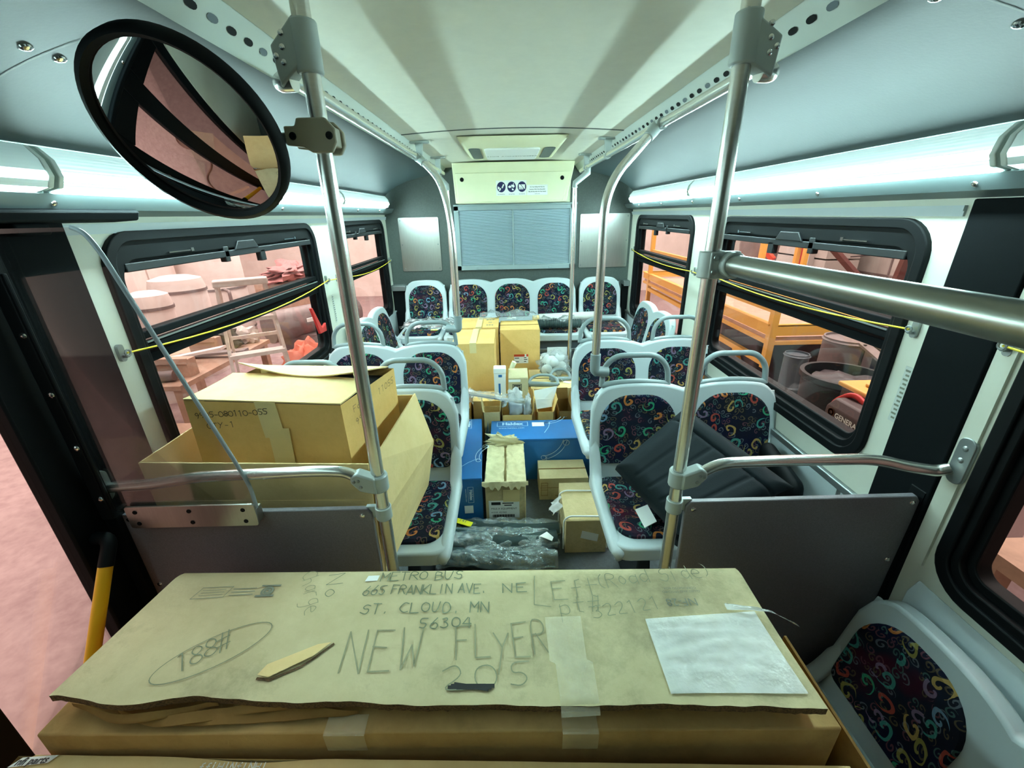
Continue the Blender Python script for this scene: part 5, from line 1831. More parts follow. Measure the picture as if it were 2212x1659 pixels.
for (a, b, c_, d) in ((-0.12, -0.07, 0.138, 0.156), (-0.06, 0.0, 0.146, 0.152), (-0.05, -0.01, 0.132, 0.138)):
    mb.box(a, b, 1.8592, 1.8602, c_, d)
print_text(mb, 'MILE-X EQUIPMENT', (-0.122, 1.8595, 0.108), UX, UZ, 0.016)
print_text(mb, '41210  42 PAS', (-0.122, 1.8595, 0.084), UX, UZ, 0.014)
for i in range(24):
    mb.box(-0.115 + i * 0.005, -0.1125 + i * 0.005 + 0.001 * (i % 3), 1.8592, 1.8602, 0.056, 0.074)
part(o, 'label_print', mb, M['ink'])
mb = MB()
mb.box(-0.055, 0.034, 1.8585, 1.8598, 0.158, 0.235)
part(o, 'tape', mb, M['papertape'])

# small taped carton and the strapped cartons on the right of the aisle
o = carton('small_carton', 'small kraft carton on the floor in front of the blue carton across the aisle', 0.158, 0.445, 2.075, 2.275, 0.0, 0.150, M['carddirty'], None, seam='x', tape=False)
mb = MB()
mb.box(-0.14, 0.03, -0.1015, -0.1003, 0.085, 0.087)
mb.box(-0.05, 0.03, -0.1015, -0.1003, 0.028, 0.030)
for (a, b, c_, d) in ((-0.135, -0.095, 0.118, 0.120), (-0.135, -0.095, 0.03, 0.032), (-0.135, -0.133, 0.03, 0.12), (-0.097, -0.095, 0.03, 0.12), (-0.135, -0.095, 0.07, 0.072), (-0.135, -0.095, 0.10, 0.102)):
    mb.box(a, b, -0.1015, -0.1003, c_, d)
part(o, 'print', mb, M['carddark'])
o = thing('strapped_carton', 'kraft carton tied with white cable ties at the foot of the first seat', 'box', (0.355, 1.78, 0.0))
mb = MB()
mb.box(0.255, 0.46, 1.645, 1.95, 0.0, 0.198)
mb.hexa([(0.252, 1.642, 0.198), (0.463, 1.642, 0.198), (0.463, 1.80, 0.198), (0.252, 1.80, 0.198), (0.252, 1.642, 0.203), (0.463, 1.642, 0.203), (0.463, 1.80, 0.212), (0.252, 1.80, 0.212)])
mb.box(0.255, 0.46, 1.80, 1.95, 0.198, 0.208)
part(o, 'carton_body', mb, M['carddirty'], bevel=0.003)
for yy in (1.655, 1.86):
    mb = MB()
    mb.tube(fillet([(0.247, yy, 0.02), (0.247, yy, 0.20), (0.275, yy, 0.222), (0.46, yy, 0.216), (0.468, yy, 0.02)], 0.02, 5), 0.0045, 8)
    part(o, 'cable_tie', mb, M['white'], smooth=60)
mb = MB()
mb.prism([(0.33, 0.095), (0.415, 0.07), (0.42, 0.115), (0.337, 0.14)], (0, 1.6435, 0), UX, UZ, (0, 0.0012, 0))
part(o, 'label', mb, M['white'])
mb = MB()
mb.grid(lambda u, v: (0.245 - 0.05 * v + 0.01 * math.sin(u * 9), 1.74 + 0.10 * u, 0.205 - 0.07 * v * (0.6 + 0.5 * abs(noise.noise(Vector((u * 5, v * 2, 4)))))), 12, 8)
part(o, 'torn_paper', mb, M['milkbag'], smooth=70)

# bagged black hoses in front
G7 = 'black hoses in clear bags on the aisle floor'
for i, (ya, yb, zc, r, lab) in enumerate(((1.795, 1.765, 0.046, 0.040, 'black hose in a clear bag with yellow tag at the back of the pile'),
                                           (1.690, 1.665, 0.060, 0.050, 'fat black hose in a glossy clear bag in the middle of the pile'),
                                           (1.585, 1.545, 0.052, 0.046, 'black hose in a clear bag nearest the big carton'))):
    o = thing('bagged_hose', lab, 'hose', (0.02, (ya + yb) / 2, 0.0), group=G7)
    mb = MB()
    xa, xb = -0.37, 0.235 - 0.02 * i
    r *= 0.92
    mb.tube([(xa + (xb - xa) * q / 24, ya + (yb - ya) * q / 24 + 0.012 * math.sin(q / 4 + i), zc + 0.004 * math.sin(q / 3)) for q in range(25)], r, 18)
    part(o, 'hose', mb, M['hose'], smooth=60)

    def sheet(u, v, ya=ya, yb=yb, zc=zc, r=r, xa=xa, xb=xb):
        a = PI * (0.02 + 0.96 * v)
        k = 0.92 + 0.3 * max(0, u - 0.85) / 0.15 * (-0.9)
        x = xa - 0.02 + (xb - xa + 0.03) * u
        return (x, ya + (yb - ya) * u + math.cos(a) * r * 1.65 * k, max(0.004, zc + math.sin(a) * r * 1.1 * k - 0.01 * u))
    part(o, 'bag_film', film(sheet, 70, 28, 0.026, 15, 3.3 + i * 5, 0.45), M['hosebag'], smooth=80)
    if i == 0:
        mb = MB()
        mb.hexa([(-0.335, 1.775, 0.108), (-0.225, 1.735, 0.100), (-0.215, 1.775, 0.094), (-0.325, 1.815, 0.102), (-0.335, 1.775, 0.111), (-0.225, 1.735, 0.103), (-0.215, 1.775, 0.097), (-0.325, 1.815, 0.105)])
        part(o, 'yellow_tag', mb, M['tagyellow'])
        mb = MB()
        print_text(mb, '141', (-0.27, 1.766, 0.1095), (0.94, -0.34, -0.06), (0.3, 0.95, -0.06), 0.03, 'CENTER')
        part(o, 'tag_print', mb, M['pencil'])
    elif i == 1:
        mb = MB()
        cx = xb - 0.03
        mb.hexa([(cx - 0.06, yb - 0.02, zc + r * 1.10), (cx + 0.0, yb - 0.05, zc + r * 1.0), (cx + 0.01, yb - 0.025, zc + r * 1.0), (cx - 0.02, yb + 0.01, zc + r * 1.10),
                 (cx - 0.06, yb - 0.02, zc + r * 1.14), (cx + 0.0, yb - 0.05, zc + r * 1.04), (cx + 0.01, yb - 0.025, zc + r * 1.04), (cx - 0.02, yb + 0.01, zc + r * 1.14)])
        part(o, 'paper_label', mb, M['white'])

# cartons stacked on the door-side seat of the first row
o = thing('open_seat_carton', 'large open carton standing on the door-side seat behind the partition', 'box', (-0.74, 1.32, 0.478))
mb = MB()
zb = 0.478


def slab(pts, t):
    a, b, c, d = [Vector(p) for p in pts]
    n = (b - a).cross(d - a).normalized() * t
    mb.hexa([a, b, b + n, a + n, d, c, c + n, d + n])


slab([(-1.105, 1.085, zb), (-0.44, 1.075, zb), (-0.430, 1.075, 0.918), (-1.110, 1.080, 0.938)], 0.005)
slab([(-1.105, 1.56, zb), (-0.385, 1.60, zb), (-0.392, 1.56, 0.930), (-1.108, 1.54, 0.935)], 0.005)
slab([(-1.105, 1.085, zb), (-1.105, 1.56, zb), (-1.108, 1.54, 0.935), (-1.110, 1.080, 0.938)], 0.005)
slab([(-0.44, 1.075, zb), (-0.385, 1.58, zb), (-0.335, 1.55, 0.72), (-0.415, 1.08, 0.72)], 0.005)
slab([(-0.415, 1.08, 0.72), (-0.335, 1.55, 0.72), (-0.392, 1.56, 0.935), (-0.425, 1.08, 0.918)], 0.005)
mb.box(-1.105, -0.44, 1.085, 1.56, zb, zb + 0.005)
part(o, 'carton_body', mb, M['cardlight'])
mb = MB()
slab([(-1.100, 1.088, 0.875), (-0.445, 1.083, 0.870), (-0.437, 1.083, 0.905), (-1.100, 1.088, 0.925)], 0.003)
slab([(-0.445, 1.070, 0.745), (-0.445, 1.071, 0.79), (-1.08, 1.076, 0.80), (-1.08, 1.075, 0.78)], 0.003)
part(o, 'flap_edge', mb, M['cardlight'])
mb = MB()
strokes(mb, '1030', (-0.392, 1.23, 0.80), (0.06, 0.98, 0.1), (0.0, -0.05, 1), 0.04, w=0.002)
part(o, 'lettering', mb, M['pencil'])

o = thing('taped_carton', 'kraft carton with lifted lid and paper tape standing in the open carton', 'box', (-0.76, 1.40, 0.485))
mb = MB()
A = [Vector(p) for p in ((-1.030, 1.195, 0.485), (-0.522, 1.185, 0.485), (-0.452, 1.535, 0.485), (-0.975, 1.535, 0.485))]
B = [Vector(p) for p in ((-1.020, 1.200, 1.082), (-0.532, 1.190, 1.058), (-0.456, 1.545, 1.050), (-0.975, 1.545, 1.068))]
mb.add(A + B, [(3, 2, 1, 0), (0, 1, 5, 4), (1, 2, 6, 5), (2, 3, 7, 6), (3, 0, 4, 7)])
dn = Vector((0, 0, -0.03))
mb.add([b + dn for b in B], [(0, 1, 2, 3)], 1)  # black sheet below the rim, stands in for the shade inside
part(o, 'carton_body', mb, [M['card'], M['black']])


def lerp(a, b, t):
    return a + (b - a) * t


mb = MB()
mb.grid(lambda u, v: lerp(lerp(B[0], B[1], u), lerp(lerp(B[0], B[3], 0.62), lerp(B[1], B[2], 0.50), u), v) + Vector((0, 0, 0.002 + 0.014 * v * v + 0.006 * math.sin(u * PI) * v)), 16, 8, 0.004, (0, 0, 1))
part(o, 'front_flap', mb, M['cardlight'], smooth=30)
mb = MB()
mb.grid(lambda u, v: lerp(lerp(B[3], B[2], 0.04 + 0.92 * u), lerp(lerp(B[0], B[3], 0.56), lerp(B[1], B[2], 0.44), 0.10 + 0.86 * u), v) + Vector((0, 0, 0.004 + v * (0.060 - 0.032 * math.sin(u * PI)) - 0.01 * v * u)), 18, 8, 0.004, (0, 0, 1))
part(o, 'back_flap', mb, M['cardlight'], smooth=30)
mb = MB()
fu = (A[1] - A[0]).normalized()
mb.hexa([Vector((-0.790, 1.1885, 0.95)), Vector((-0.725, 1.1872, 0.95)), Vector((-0.725, 1.189, 0.95)), Vector((-0.79, 1.190, 0.95)),
         Vector((-0.800, 1.1935, 1.073)), Vector((-0.735, 1.1922, 1.070)), Vector((-0.735, 1.194, 1.070)), Vector((-0.80, 1.195, 1.073))])
mb.hexa([Vector((-0.778, 1.1850, 0.84)), Vector((-0.713, 1.1840, 0.84)), Vector((-0.713, 1.187, 0.84)), Vector((-0.778, 1.188, 0.84)),
         Vector((-0.776, 1.1873, 0.982)), Vector((-0.708, 1.1862, 0.982)), Vector((-0.708, 1.189, 0.982)), Vector((-0.776, 1.190, 0.982))])
part(o, 'paper_tape', mb, M['papertape'])
mb = MB()
strokes(mb, '9905-080110-055', (-0.998, 1.1950, 1.022), (1, -0.02, 0.045), (0, 0.02, 1), 0.019, gap=1.1, w=0.0018)
part(o, 'lettering', mb, M['ink'])
mb = MB()
strokes(mb, 'QTY-1', (-0.968, 1.1945, 0.985), (1, -0.02, 0.045), (0, 0.02, 1), 0.019, gap=1.3, w=0.0018)
part(o, 'lettering', mb, M['ink'])
mb = MB()
strokes(mb, 'For', (-0.512, 1.235, 1.012), (0.19, 0.98, 0), (0, 0.03, 1), 0.022, w=0.0016)
part(o, 'lettering', mb, M['ink'])
mb = MB()
strokes(mb, '99905', (-0.512, 1.235, 0.965), (0.19, 0.98, 0), (0, 0.03, 1), 0.022, w=0.0016)
part(o, 'lettering', mb, M['ink'])
mb = MB()
strokes(mb, '11055', (-0.480, 1.40, 1.0), (0.19, 0.98, 0), (0, 0.03, 1), 0.025, w=0.0016)
part(o, 'lettering', mb, M['ink'])

# dark vinyl cushion leaning on the first scaffold-side seat
o = thing('vehicle_seat_cushion', 'dark grey green pleated vinyl cushion tipped against the first seat', 'cushion', (0.78, 1.45, 0.48))
P1, P2, P3, P4 = Vector((0.420, 1.43, 0.662)), Vector((0.725, 1.565, 0.850)), Vector((1.060, 1.29, 0.640)), Vector((0.590, 1.150, 0.555))
nrm = ((P2 - P1).cross(P4 - P1) + (P3 - P2).cross(P4 - P3) * -1)
nrm = (P2 - P1).cross(P3 - P1).normalized()
if nrm.y > 0:
    nrm = -nrm


def cush(u, v):
    p = lerp(lerp(P1, P4, v), lerp(P2, P3, v), u)
    e = min(u, 1 - u, v, 1 - v)
    rnd_ = 1 - max(0, 1 - e / 0.14) ** 2.4
    h = 0.045 * rnd_ - 0.03
    for q in (0.24, 0.42, 0.60, 0.78):
        if 0.06 < u < 0.80:
            h -= 0.006 * math.exp(-((v - q) / 0.014) ** 2)
    h -= 0.010 * math.exp(-((u - 0.80) / 0.014) ** 2)
    return p + nrm * h


mb = MB()
mb.grid(cush, 60, 60, 0.075, -nrm)
part(o, 'pad', mb, M['cushion'], bevel=0.0, smooth=75)
mb = MB()
mb.tube(fillet([(0.56, 1.29, 0.49), (0.53, 1.30, 0.484), (0.52, 1.29, 0.482)], 0.02, 4), 0.006, 8, r2=0.012)
mb.tube(fillet([(0.60, 1.23, 0.495), (0.585, 1.18, 0.487), (0.60, 1.17, 0.484)], 0.02, 4), 0.006, 8, r2=0.014)
part(o, 'strap', mb, M['black'], smooth=60)
mb = MB()
mb.hexa([(0.484, 1.352, 0.497), (0.492, 1.252, 0.494), (0.545, 1.278, 0.499), (0.540, 1.376, 0.500), (0.484, 1.352, 0.500), (0.492, 1.252, 0.497), (0.545, 1.278, 0.502), (0.540, 1.376, 0.503)])
part(o, 'white_tag', mb, M['white'])
mb = MB()
mb.hexa([(1.08, 1.33, 0.48), (1.15, 1.33, 0.48), (1.15, 1.60, 0.48), (1.08, 1.60, 0.48), (1.09, 1.35, 0.585), (1.15, 1.35, 0.60), (1.15, 1.60, 0.66), (1.08, 1.60, 0.66)])
solo('black_vinyl_bag', 'soft black vinyl bag between the pleated cushion and the side wall', 'bag', mb, M['black'], bevel=0.03, seg=3)

# ================================================================== FOREGROUND STACK
o = thing('big_carton', 'huge long carton with handwritten address and a torn lifted lid', 'box', (-0.16, 0.69, -0.45))
mb = MB()
zt = 0.668
mb.add([(-0.949, 0.515, -0.45), (0.622, 0.492, -0.45), (0.60, 0.86, -0.45), (-0.91, 0.88, -0.45), (-0.951, 0.514, zt), (0.625, 0.491, zt), (0.604, 0.862, zt + 0.018), (-0.912, 0.882, zt + 0.018)],
       [(3, 2, 1, 0), (0, 1, 5, 4), (1, 2, 6, 5), (2, 3, 7, 6), (3, 0, 4, 7), (4, 5, 6, 7)])
part(o, 'carton_body', mb, M['cardbody'], bevel=0.004)


def lid_front(u):
    """torn front edge of the lid as (y, z)"""
    k = noise.noise(Vector((u * 9, 0.3, 0))) * 0.008 + noise.noise(Vector((u * 40, 1.3, 0))) * 0.0025
    y = 0.555 - 0.055 * u + k
    if u < 0.22:
        y -= 0.016 * math.sin(u / 0.22 * PI) ** 2 + 0.012 * math.sin(u / 0.22 * 2 * PI) * (u / 0.22)
    z = 0.714 + 0.008 * math.sin(u * 7 + 0.6) + 0.004 * math.sin(u * 17)
    return y, z


def lid(u, v):
    xf, xb = -0.945 + 1.533 * u, -0.905 + 1.497 * u
    y0, z0 = lid_front(u)
    y1, z1 = 0.878 - 0.028 * u, 0.716
    x = xf + (xb - xf) * v
    y = y0 + (y1 - y0) * v
    z = z0 + (z1 - z0) * v + 0.006 * math.sin(v * PI) * math.sin(u * 5) - 0.010 * max(0, (v - 0.9) / 0.1) ** 2
    return (x, y, z)


mb = MB()
nU, nV = 160, 26
mb.grid(lid, nU, nV)
ntop = len(mb.f)
top_v = len(mb.v)
W_ = nU + 1
mb.v += [p + Vector((0, 0, -0.017 + 0.004 * noise.noise(Vector((p.x * 90, p.y * 20, 0))))) for p in mb.v[:top_v]]
for j in range(nV):
    for i in range(nU):
        a, b, c, d = j * W_ + i, j * W_ + i + 1, (j + 1) * W_ + i + 1, (j + 1) * W_ + i
        mb.f.append([top_v + d, top_v + c, top_v + b, top_v + a])
for i in range(nU):
    mb.m[len(mb.f)] = 1
    mb.f.append([i, top_v + i, top_v + i + 1, i + 1])
    k = nV * W_
    mb.f.append([k + i, k + i + 1, top_v + k + i + 1, top_v + k + i])
for j in range(nV):
    for c in (0, nU):
        mb.m[len(mb.f)] = 1
        mb.f.append([j * W_ + c, (j + 1) * W_ + c, top_v + (j + 1) * W_ + c, top_v + j * W_ + c])
part(o, 'lid_flap', mb, [M['cardpale'], M['cardedge']], smooth=40)
# back fold joining the lid to the body
mb = MB()
mb.add([(-0.908, 0.880, 0.684), (0.600, 0.8585, 0.684), (0.592, 0.851, 0.706), (-0.905, 0.8785, 0.706)], [(0, 1, 2, 3)])
part(o, 'lid_fold', mb, M['cardpale'])
# frayed paper layers under the torn left part of the lid
for q in range(3):
    mb = MB()
    mb.grid(lambda u, v, q=q: (-0.90 + 0.10 * q + (0.30 + 0.04 * q) * u, lid_front((u * 0.30 + 0.06 * q) * 0.64 + 0.02)[0] - 0.004 - 0.012 * math.sin(u * PI) * v * (1 + 0.4 * q), 0.704 - 0.008 * q - 0.008 * v + 0.003 * math.sin(u * 14 + q * 2)), 24, 3, 0.002, (0, 0, -1))
    part(o, 'frayed_layer', mb, M['carddark'], smooth=60)


def on_lid(x, y, dz=0.0022):
    u = (x + 0.925) / 1.515
    y0, z0 = lid_front(u)
    y1 = 0.878 - 0.028 * u
    v = min(1, max(0, (y - y0) / (y1 - y0)))
    return z0 + (0.716 - z0) * v + 0.006 * math.sin(v * PI) * math.sin(u * 5) + dz


def drape(mb, dz=0.0022):
    for p in mb.v:
        p.z = on_lid(p.x, p.y, dz + p.z)
    return mb


def hand(txt, x, y, h, ang=0.0, gap=1.35, w=0.0018, m='pencil', aspect=0.8, seed=3, wob=0.3):
    mb = MB()
    a = math.radians(ang)
    strokes(mb, txt, (x, y, 0), (math.cos(a), math.sin(a), 0), (-math.sin(a), math.cos(a), 0), h, gap, w, wob, seed, aspect)
    # finer pieces so that the strokes follow the lid
    part(o, 'handwriting', drape(mb), M[m])


hand('METRO BUS', -0.352, 0.823, 0.028, 0.5, 1.25, 0.0026, aspect=0.72)
hand('665 FRANKLIN AVE.', -0.385, 0.778, 0.028, 0.5, 1.25, 0.0026, aspect=0.56)
hand('NE', -0.032, 0.782, 0.026, 2, 1.5, 0.0026, aspect=0.9)
hand('ST. CLOUD. MN', -0.372, 0.722, 0.028, 1.0, 1.35, 0.0026, aspect=0.68)
hand('56304', -0.226, 0.684, 0.026, 1.0, 1.35, 0.0026, aspect=0.72)
hand('NEW', -0.375, 0.585, 0.090, 3, 1.5, 0.0030, aspect=0.46, seed=5, m='soft')
hand('FLyER', -0.132, 0.610, 0.078, 5, 1.3, 0.0030, aspect=0.42, seed=6, m='soft')
hand('205', -0.155, 0.552, 0.05, 2, 1.5, 0.0024, aspect=0.9, m='faint')
hand('L', 0.045, 0.748, 0.085, -4, 1.2, 0.0022, aspect=0.50, m='faint')
hand('Eft', 0.095, 0.760, 0.055, 2, 1.25, 0.0022, aspect=0.62, m='faint')
hand('(Road Side)', 0.205, 0.788, 0.042, 5, 1.15, 0.0020, aspect=0.62, m='faint')
hand('pt#', 0.108, 0.718, 0.042, 3, 1.3, 0.0020, aspect=0.65, m='faint')
hand('322121', 0.185, 0.705, 0.034, 7, 1.3, 0.0020, aspect=0.66, m='faint')
hand('Charge', -0.568, 0.850, 0.040, -62, 1.05, 0.0018, aspect=0.58, m='soft')
hand('No', -0.492, 0.846, 0.040, -80, 1.3, 0.0018, aspect=0.85)
hand('188#', -0.712, 0.588, 0.050, 36, 1.0, 0.0022, aspect=0.50, seed=8)
mb = MB()
ca, sa = math.cos(math.radians(33)), math.sin(math.radians(33))
ribbon(mb, [(-0.662 + 0.112 * math.cos(t) * ca - 0.040 * math.sin(t) * sa, 0.637 + 0.112 * math.cos(t) * sa + 0.040 * math.sin(t) * ca) for t in [2 * PI * q / 44 for q in range(44)]], (0, 0, 0), UX, UY, 0.0018, True)
part(o, 'handwriting', drape(mb), M['pencil'])
mb = MB()
for i in range(5):
    ribbon(mb, [(-0.138 + 0.006 * i, 0.557 + 0.003 * (i % 3)), (-0.075 + 0.006 * i, 0.555 + 0.003 * ((i + 1) % 3))], (0, 0, 0), UX, UY, 0.008)
part(o, 'marker_smudge', drape(mb), M['ink'])
mb = MB()
print_text(mb, 'NF-28', (0.405, 0.752, 0), (-1, 0, 0), (0, -1, 0), 0.030, 'CENTER')
print_text(mb, 'GLUED AND STITCHED', (0.415, 0.775, 0), (-1, 0, 0), (0, -1, 0), 0.009, 'CENTER')
print_text(mb, 'CORRUGATED BOX', (0.415, 0.785, 0), (-1, 0, 0), (0, -1, 0), 0.009, 'CENTER')
part(o, 'print', drape(mb), M['greyink'])
mb = MB()
ribbon(mb, [(-0.815, 0.778), (-0.735, 0.782), (-0.728, 0.815), (-0.805, 0.813)], (0, 0, 0), UX, UY, 0.0018, True)
for i in range(3):
    ribbon(mb, [(-0.80, 0.788 + i * 0.008), (-0.742, 0.790 + i * 0.008)], (0, 0, 0), UX, UY, 0.0014)
    ribbon(mb, [(-0.722, 0.786 + i * 0.010), (-0.665, 0.788 + i * 0.010)], (0, 0, 0), UX, UY, 0.0022)
ribbon(mb, [(-0.652, 0.782), (-0.612, 0.783)], (0, 0, 0), UX, UY, 0.006)
for r in (0.013, 0.006):
    ribbon(mb, [(-0.632 + r * math.cos(t), 0.797 + r * math.sin(t)) for t in [2 * PI * q / 14 for q in range(14)]], (0, 0, 0), UX, UY, 0.005, True)
ribbon(mb, [(-0.652, 0.815), (-0.608, 0.815)], (0, 0, 0), UX, UY, 0.005)
part(o, 'print', drape(mb), M['greyink'])
mb = MB()
mb.flat([(-0.392, 0.822), (-0.360, 0.824), (-0.358, 0.842), (-0.388, 0.841)], (0, 0, 0), UX, UY)
part(o, 'sticker', drape(mb), M['white'])
mb = MB()
print_text(mb, '14', (-0.374, 0.826, 0), UX, UY, 0.014, 'CENTER')
part(o, 'print', drape(mb, 0.0018), M['greyink'])
# clear tape down the middle and over the torn edge
mb = MB()
mb.grid(lambda u, v: (0.068 + 0.012 * (v > 0.5) + (0.085 - 0.010 * v) * u + 0.004 * v, 0.712 - 0.205 * v, 0.0008 + 0.0012 * abs(noise.noise(Vector((u * 6, v * 14, 2))))), 8, 30)
drape(mb)
for p in mb.v:
    if p.y < 0.528:
        p.z -= (0.528 - p.y) * 0.55
part(o, 'tape', mb, M['tape'], smooth=60)
# documents pouch
mb = MB()
cA, cB, cC, cD = Vector((0.301, 0.530, 0)), Vector((0.568, 0.524, 0)), Vector((0.566, 0.712, 0)), Vector((0.302, 0.698, 0))
mb.grid(lambda u, v: lerp(lerp(cA, cB, u), lerp(cD, cC, u), v) + Vector((0, 0, 0.0015 + 0.009 * abs(noise.noise(Vector((u * 3 + v * 2, v * 6 - u * 2, 7)))) * min(1, 8 * min(u, 1 - u, v, 1 - v)))), 28, 22)
part(o, 'document_pouch', drape(mb), M['pouch'], smooth=80)
mb = MB()
mb.grid(lambda u, v: (0.50 + 0.155 * u, 0.712 - 0.03 * u + 0.030 * v * (1 - 0.7 * u) - 0.012 * v, 0.722 + 0.010 * math.sin(u * PI) - 0.05 * max(0, u - 0.6) + 0.005 * noise.noise(Vector((u * 6, v * 3, 1)))), 16, 5)
part(o, 'torn_pouch_strip', mb, M['milkbag'], smooth=80)
# peeled scrap of the lid's surface
mb = MB()
sp = [(-0.540, 0.585), (-0.515, 0.580), (-0.44, 0.622), (-0.412, 0.652), (-0.44, 0.648), (-0.50, 0.620), (-0.53, 0.606)]
mb.flat(sp, (0, 0, 0), UX, UY)
drape(mb, 0.006)
part(o, 'peeled_scrap', mb, M['cardlight'])
mb = MB()
ribbon(mb, [(-0.538, 0.580), (-0.512, 0.577), (-0.46, 0.602), (-0.435, 0.622), (-0.408, 0.650)], (0, 0, 0), UX, UY, 0.005)
part(o, 'peeled_gap', drape(mb, 0.0018), M['cardedge'])
# tape over the body's front edge
for (a, b) in ((-0.38, -0.30), (0.085, 0.155)):
    mb = MB()
    mb.add([(a, 0.535, zt + 0.004), (b, 0.535, zt + 0.004), (b, 0.4960 - (b + 0.16) * 0.0155, zt + 0.0015), (a, 0.4960 - (a + 0.16) * 0.0155, zt + 0.0015), (b, 0.4985 - (b + 0.16) * 0.0155, zt - 0.05), (a, 0.4985 - (a + 0.16) * 0.0155, zt - 0.05)], [(0, 1, 2, 3), (3, 2, 4, 5)])
    part(o, 'edge_tape', mb, M['tape'])

o = thing('lower_carton', 'pale carton nearest the camera along the bottom edge, with printed parts tape', 'box', (-0.1, 0.3, -0.45))


def low_top(x):
    u = (x + 1.0) / 1.63
    return 0.509 - 0.050 * u, 0.617 - 0.006 * u


mb = MB()
mb.add([(-1.0, 0.10, -0.45), (0.63, 0.10, -0.45), (0.63, 0.459, -0.45), (-1.0, 0.505, -0.45), (-1.0, 0.10, 0.616), (0.63, 0.10, 0.610), (0.63, 0.459, 0.610), (-1.0, 0.507, 0.616)],
       [(3, 2, 1, 0), (0, 1, 5, 4), (1, 2, 6, 5), (2, 3, 7, 6), (3, 0, 4, 7)])


def low_lid(u, v):
    x = -1.02 + 1.65 * u + 0.06 * max(0, v - 0.9) * max(0, 0.15 - u) * 60
    yb, zz = low_top(x)
    dent = 0.006 * math.exp(-((u - 0.3) / 0.06) ** 2) * v ** 6
    return (x, 0.10 + (yb - 0.10) * v - dent * 0.8, zz - dent + 0.002 * noise.noise(Vector((u * 14, v * 4, 0))))


mb.grid(low_lid, 60, 16)
part(o, 'carton_body', mb, M['cardlight'], smooth=30)
mb = MB()
mb.add([(-0.998, 0.486, 0.6205), (-0.925, 0.492, 0.6205), (-0.915, 0.505, 0.6205), (-0.984, 0.502, 0.6205)], [(0, 1, 2, 3)])
part(o, 'tape_label', mb, M['white'])
mb = MB()
print_text(mb, 'nfi parts', (-0.988, 0.4885, 0.6212), (1, 0.06, 0), (0.2, 1, 0), 0.018, bold=0.0004)
part(o, 'lettering', mb, M['ink'])
mb = MB()
strokes(mb, 'ffiHINflNHI', (-0.62, 0.474, 0.6195), (1, -0.02, 0), (0, 1, 0), 0.012, w=0.002)
part(o, 'scuffed_print', mb, M['white'])

mb = MB()
mb.hexa([(0.636, 0.30, -0.45), (0.640, 0.30, -0.45), (0.640, 0.72, -0.45), (0.636, 0.72, -0.45), (0.668, 0.36, 0.60), (0.674, 0.36, 0.60), (0.650, 0.70, 0.645), (0.644, 0.70, 0.645)])
solo('leaning_cardboard_sheet', 'brown cardboard sheet leaning between the big carton and the aisle-facing seat', 'cardboard', mb, M['carddark'])

# ================================================================== THE GARAGE OUTSIDE
ZG = -0.82
mb = MB()
mb.box(-9.0, 7.5, -6.0, 14.0, ZG - 0.05, ZG)
struct('garage_floor', 'pinkish concrete garage floor seen through the glazed door', 'floor', mb, M['concrete'])
mb = MB()
mb.box(-9.1, -9.0, -6.0, 14.0, ZG, 4.6)
mb.box(-9.0, -8.98, -6.0, 14.0, 1.30, 1.34, mi=1)
mb.box(-9.0, -8.98, -6.0, 14.0, 0.9, 0.93, mi=1)
struct('garage_wall_left', 'pale garage wall behind the stepladder and tanks', 'wall', mb, [M['gwall'], M['junk']])
mb = MB()
mb.box(6.5, 6.6, -6.0, 14.0, ZG, 4.6)
z = ZG + 0.45
while z < 2.2:
    mb.box(6.475, 6.5, -1.0, 13.0, z, z + 0.03, mi=1)
    z += 0.42
y = 1.0
i = 0
while y < 12:
    mb.box(6.48, 6.5, y, y + 0.025, ZG, 2.2, mi=1)
    y += 1.25
struct('garage_wall_right', 'grey block garage wall behind the red rack', 'wall', mb, [M['gwall2'], M['junk']])
mb = MB()
mb.box(-9.0, 7.5, 13.9, 14.0, ZG, 4.6)
struct('garage_wall_rear', 'pale garage wall beyond the bus rear', 'wall', mb, M['gwall'])

# stepladder
o = thing('stepladder', 'paint spattered stepladder outside the door-side window', 'ladder', (-2.6, 4.1, ZG))
wd = Vector((0.86, 0.51, 0)).normalized()
fw = Vector((0.51, -0.86, 0)).normalized()
top = Vector((-2.60, 4.17, 1.02))
for s in (-1, 1):
    mb = MB()
    mb.bar(top + wd * 0.205 * s, Vector((-2.60, 4.17, ZG)) + wd * 0.30 * s + fw * 0.45, 0.07, 0.028, up=wd)
    part(o, 'front_rail', mb, M['ladder'])
    mb = MB()
    mb.bar(top + wd * 0.19 * s - fw * 0.04, Vector((-2.60, 4.17, ZG)) + wd * 0.28 * s - fw * 0.55, 0.04, 0.025, up=wd)
    part(o, 'rear_rail', mb, M['ladder'])
mb = MB()
mb.obox(top + Vector((0, 0, 0.02)), (wd, fw, (0, 0, 1)), (0.46, 0.17, 0.06))
part(o, 'top_cap', mb, M['ladder'], bevel=0.01)
for k in range(5):
    t = (k + 1) / 5.6
    mb = MB()
    mb.obox(lerp(top, Vector((-2.60, 4.17, ZG)) + fw * 0.45, t), (wd, fw, (0, 0, 1)), (0.41 + 0.19 * t, 0.10 if k != 1 else 0.13, 0.035))
    part(o, 'tread', mb, M['ladder'])
for k in range(3):
    t = 0.3 + 0.25 * k
    mb = MB()
    c = lerp(top, Vector((-2.60, 4.17, ZG)) - fw * 0.55, t)
    mb.obox(c, (wd, fw, (0, 0, 1)), (0.38 + 0.18 * t, 0.02, 0.035))
    part(o, 'rear_brace', mb, M['ladder'])

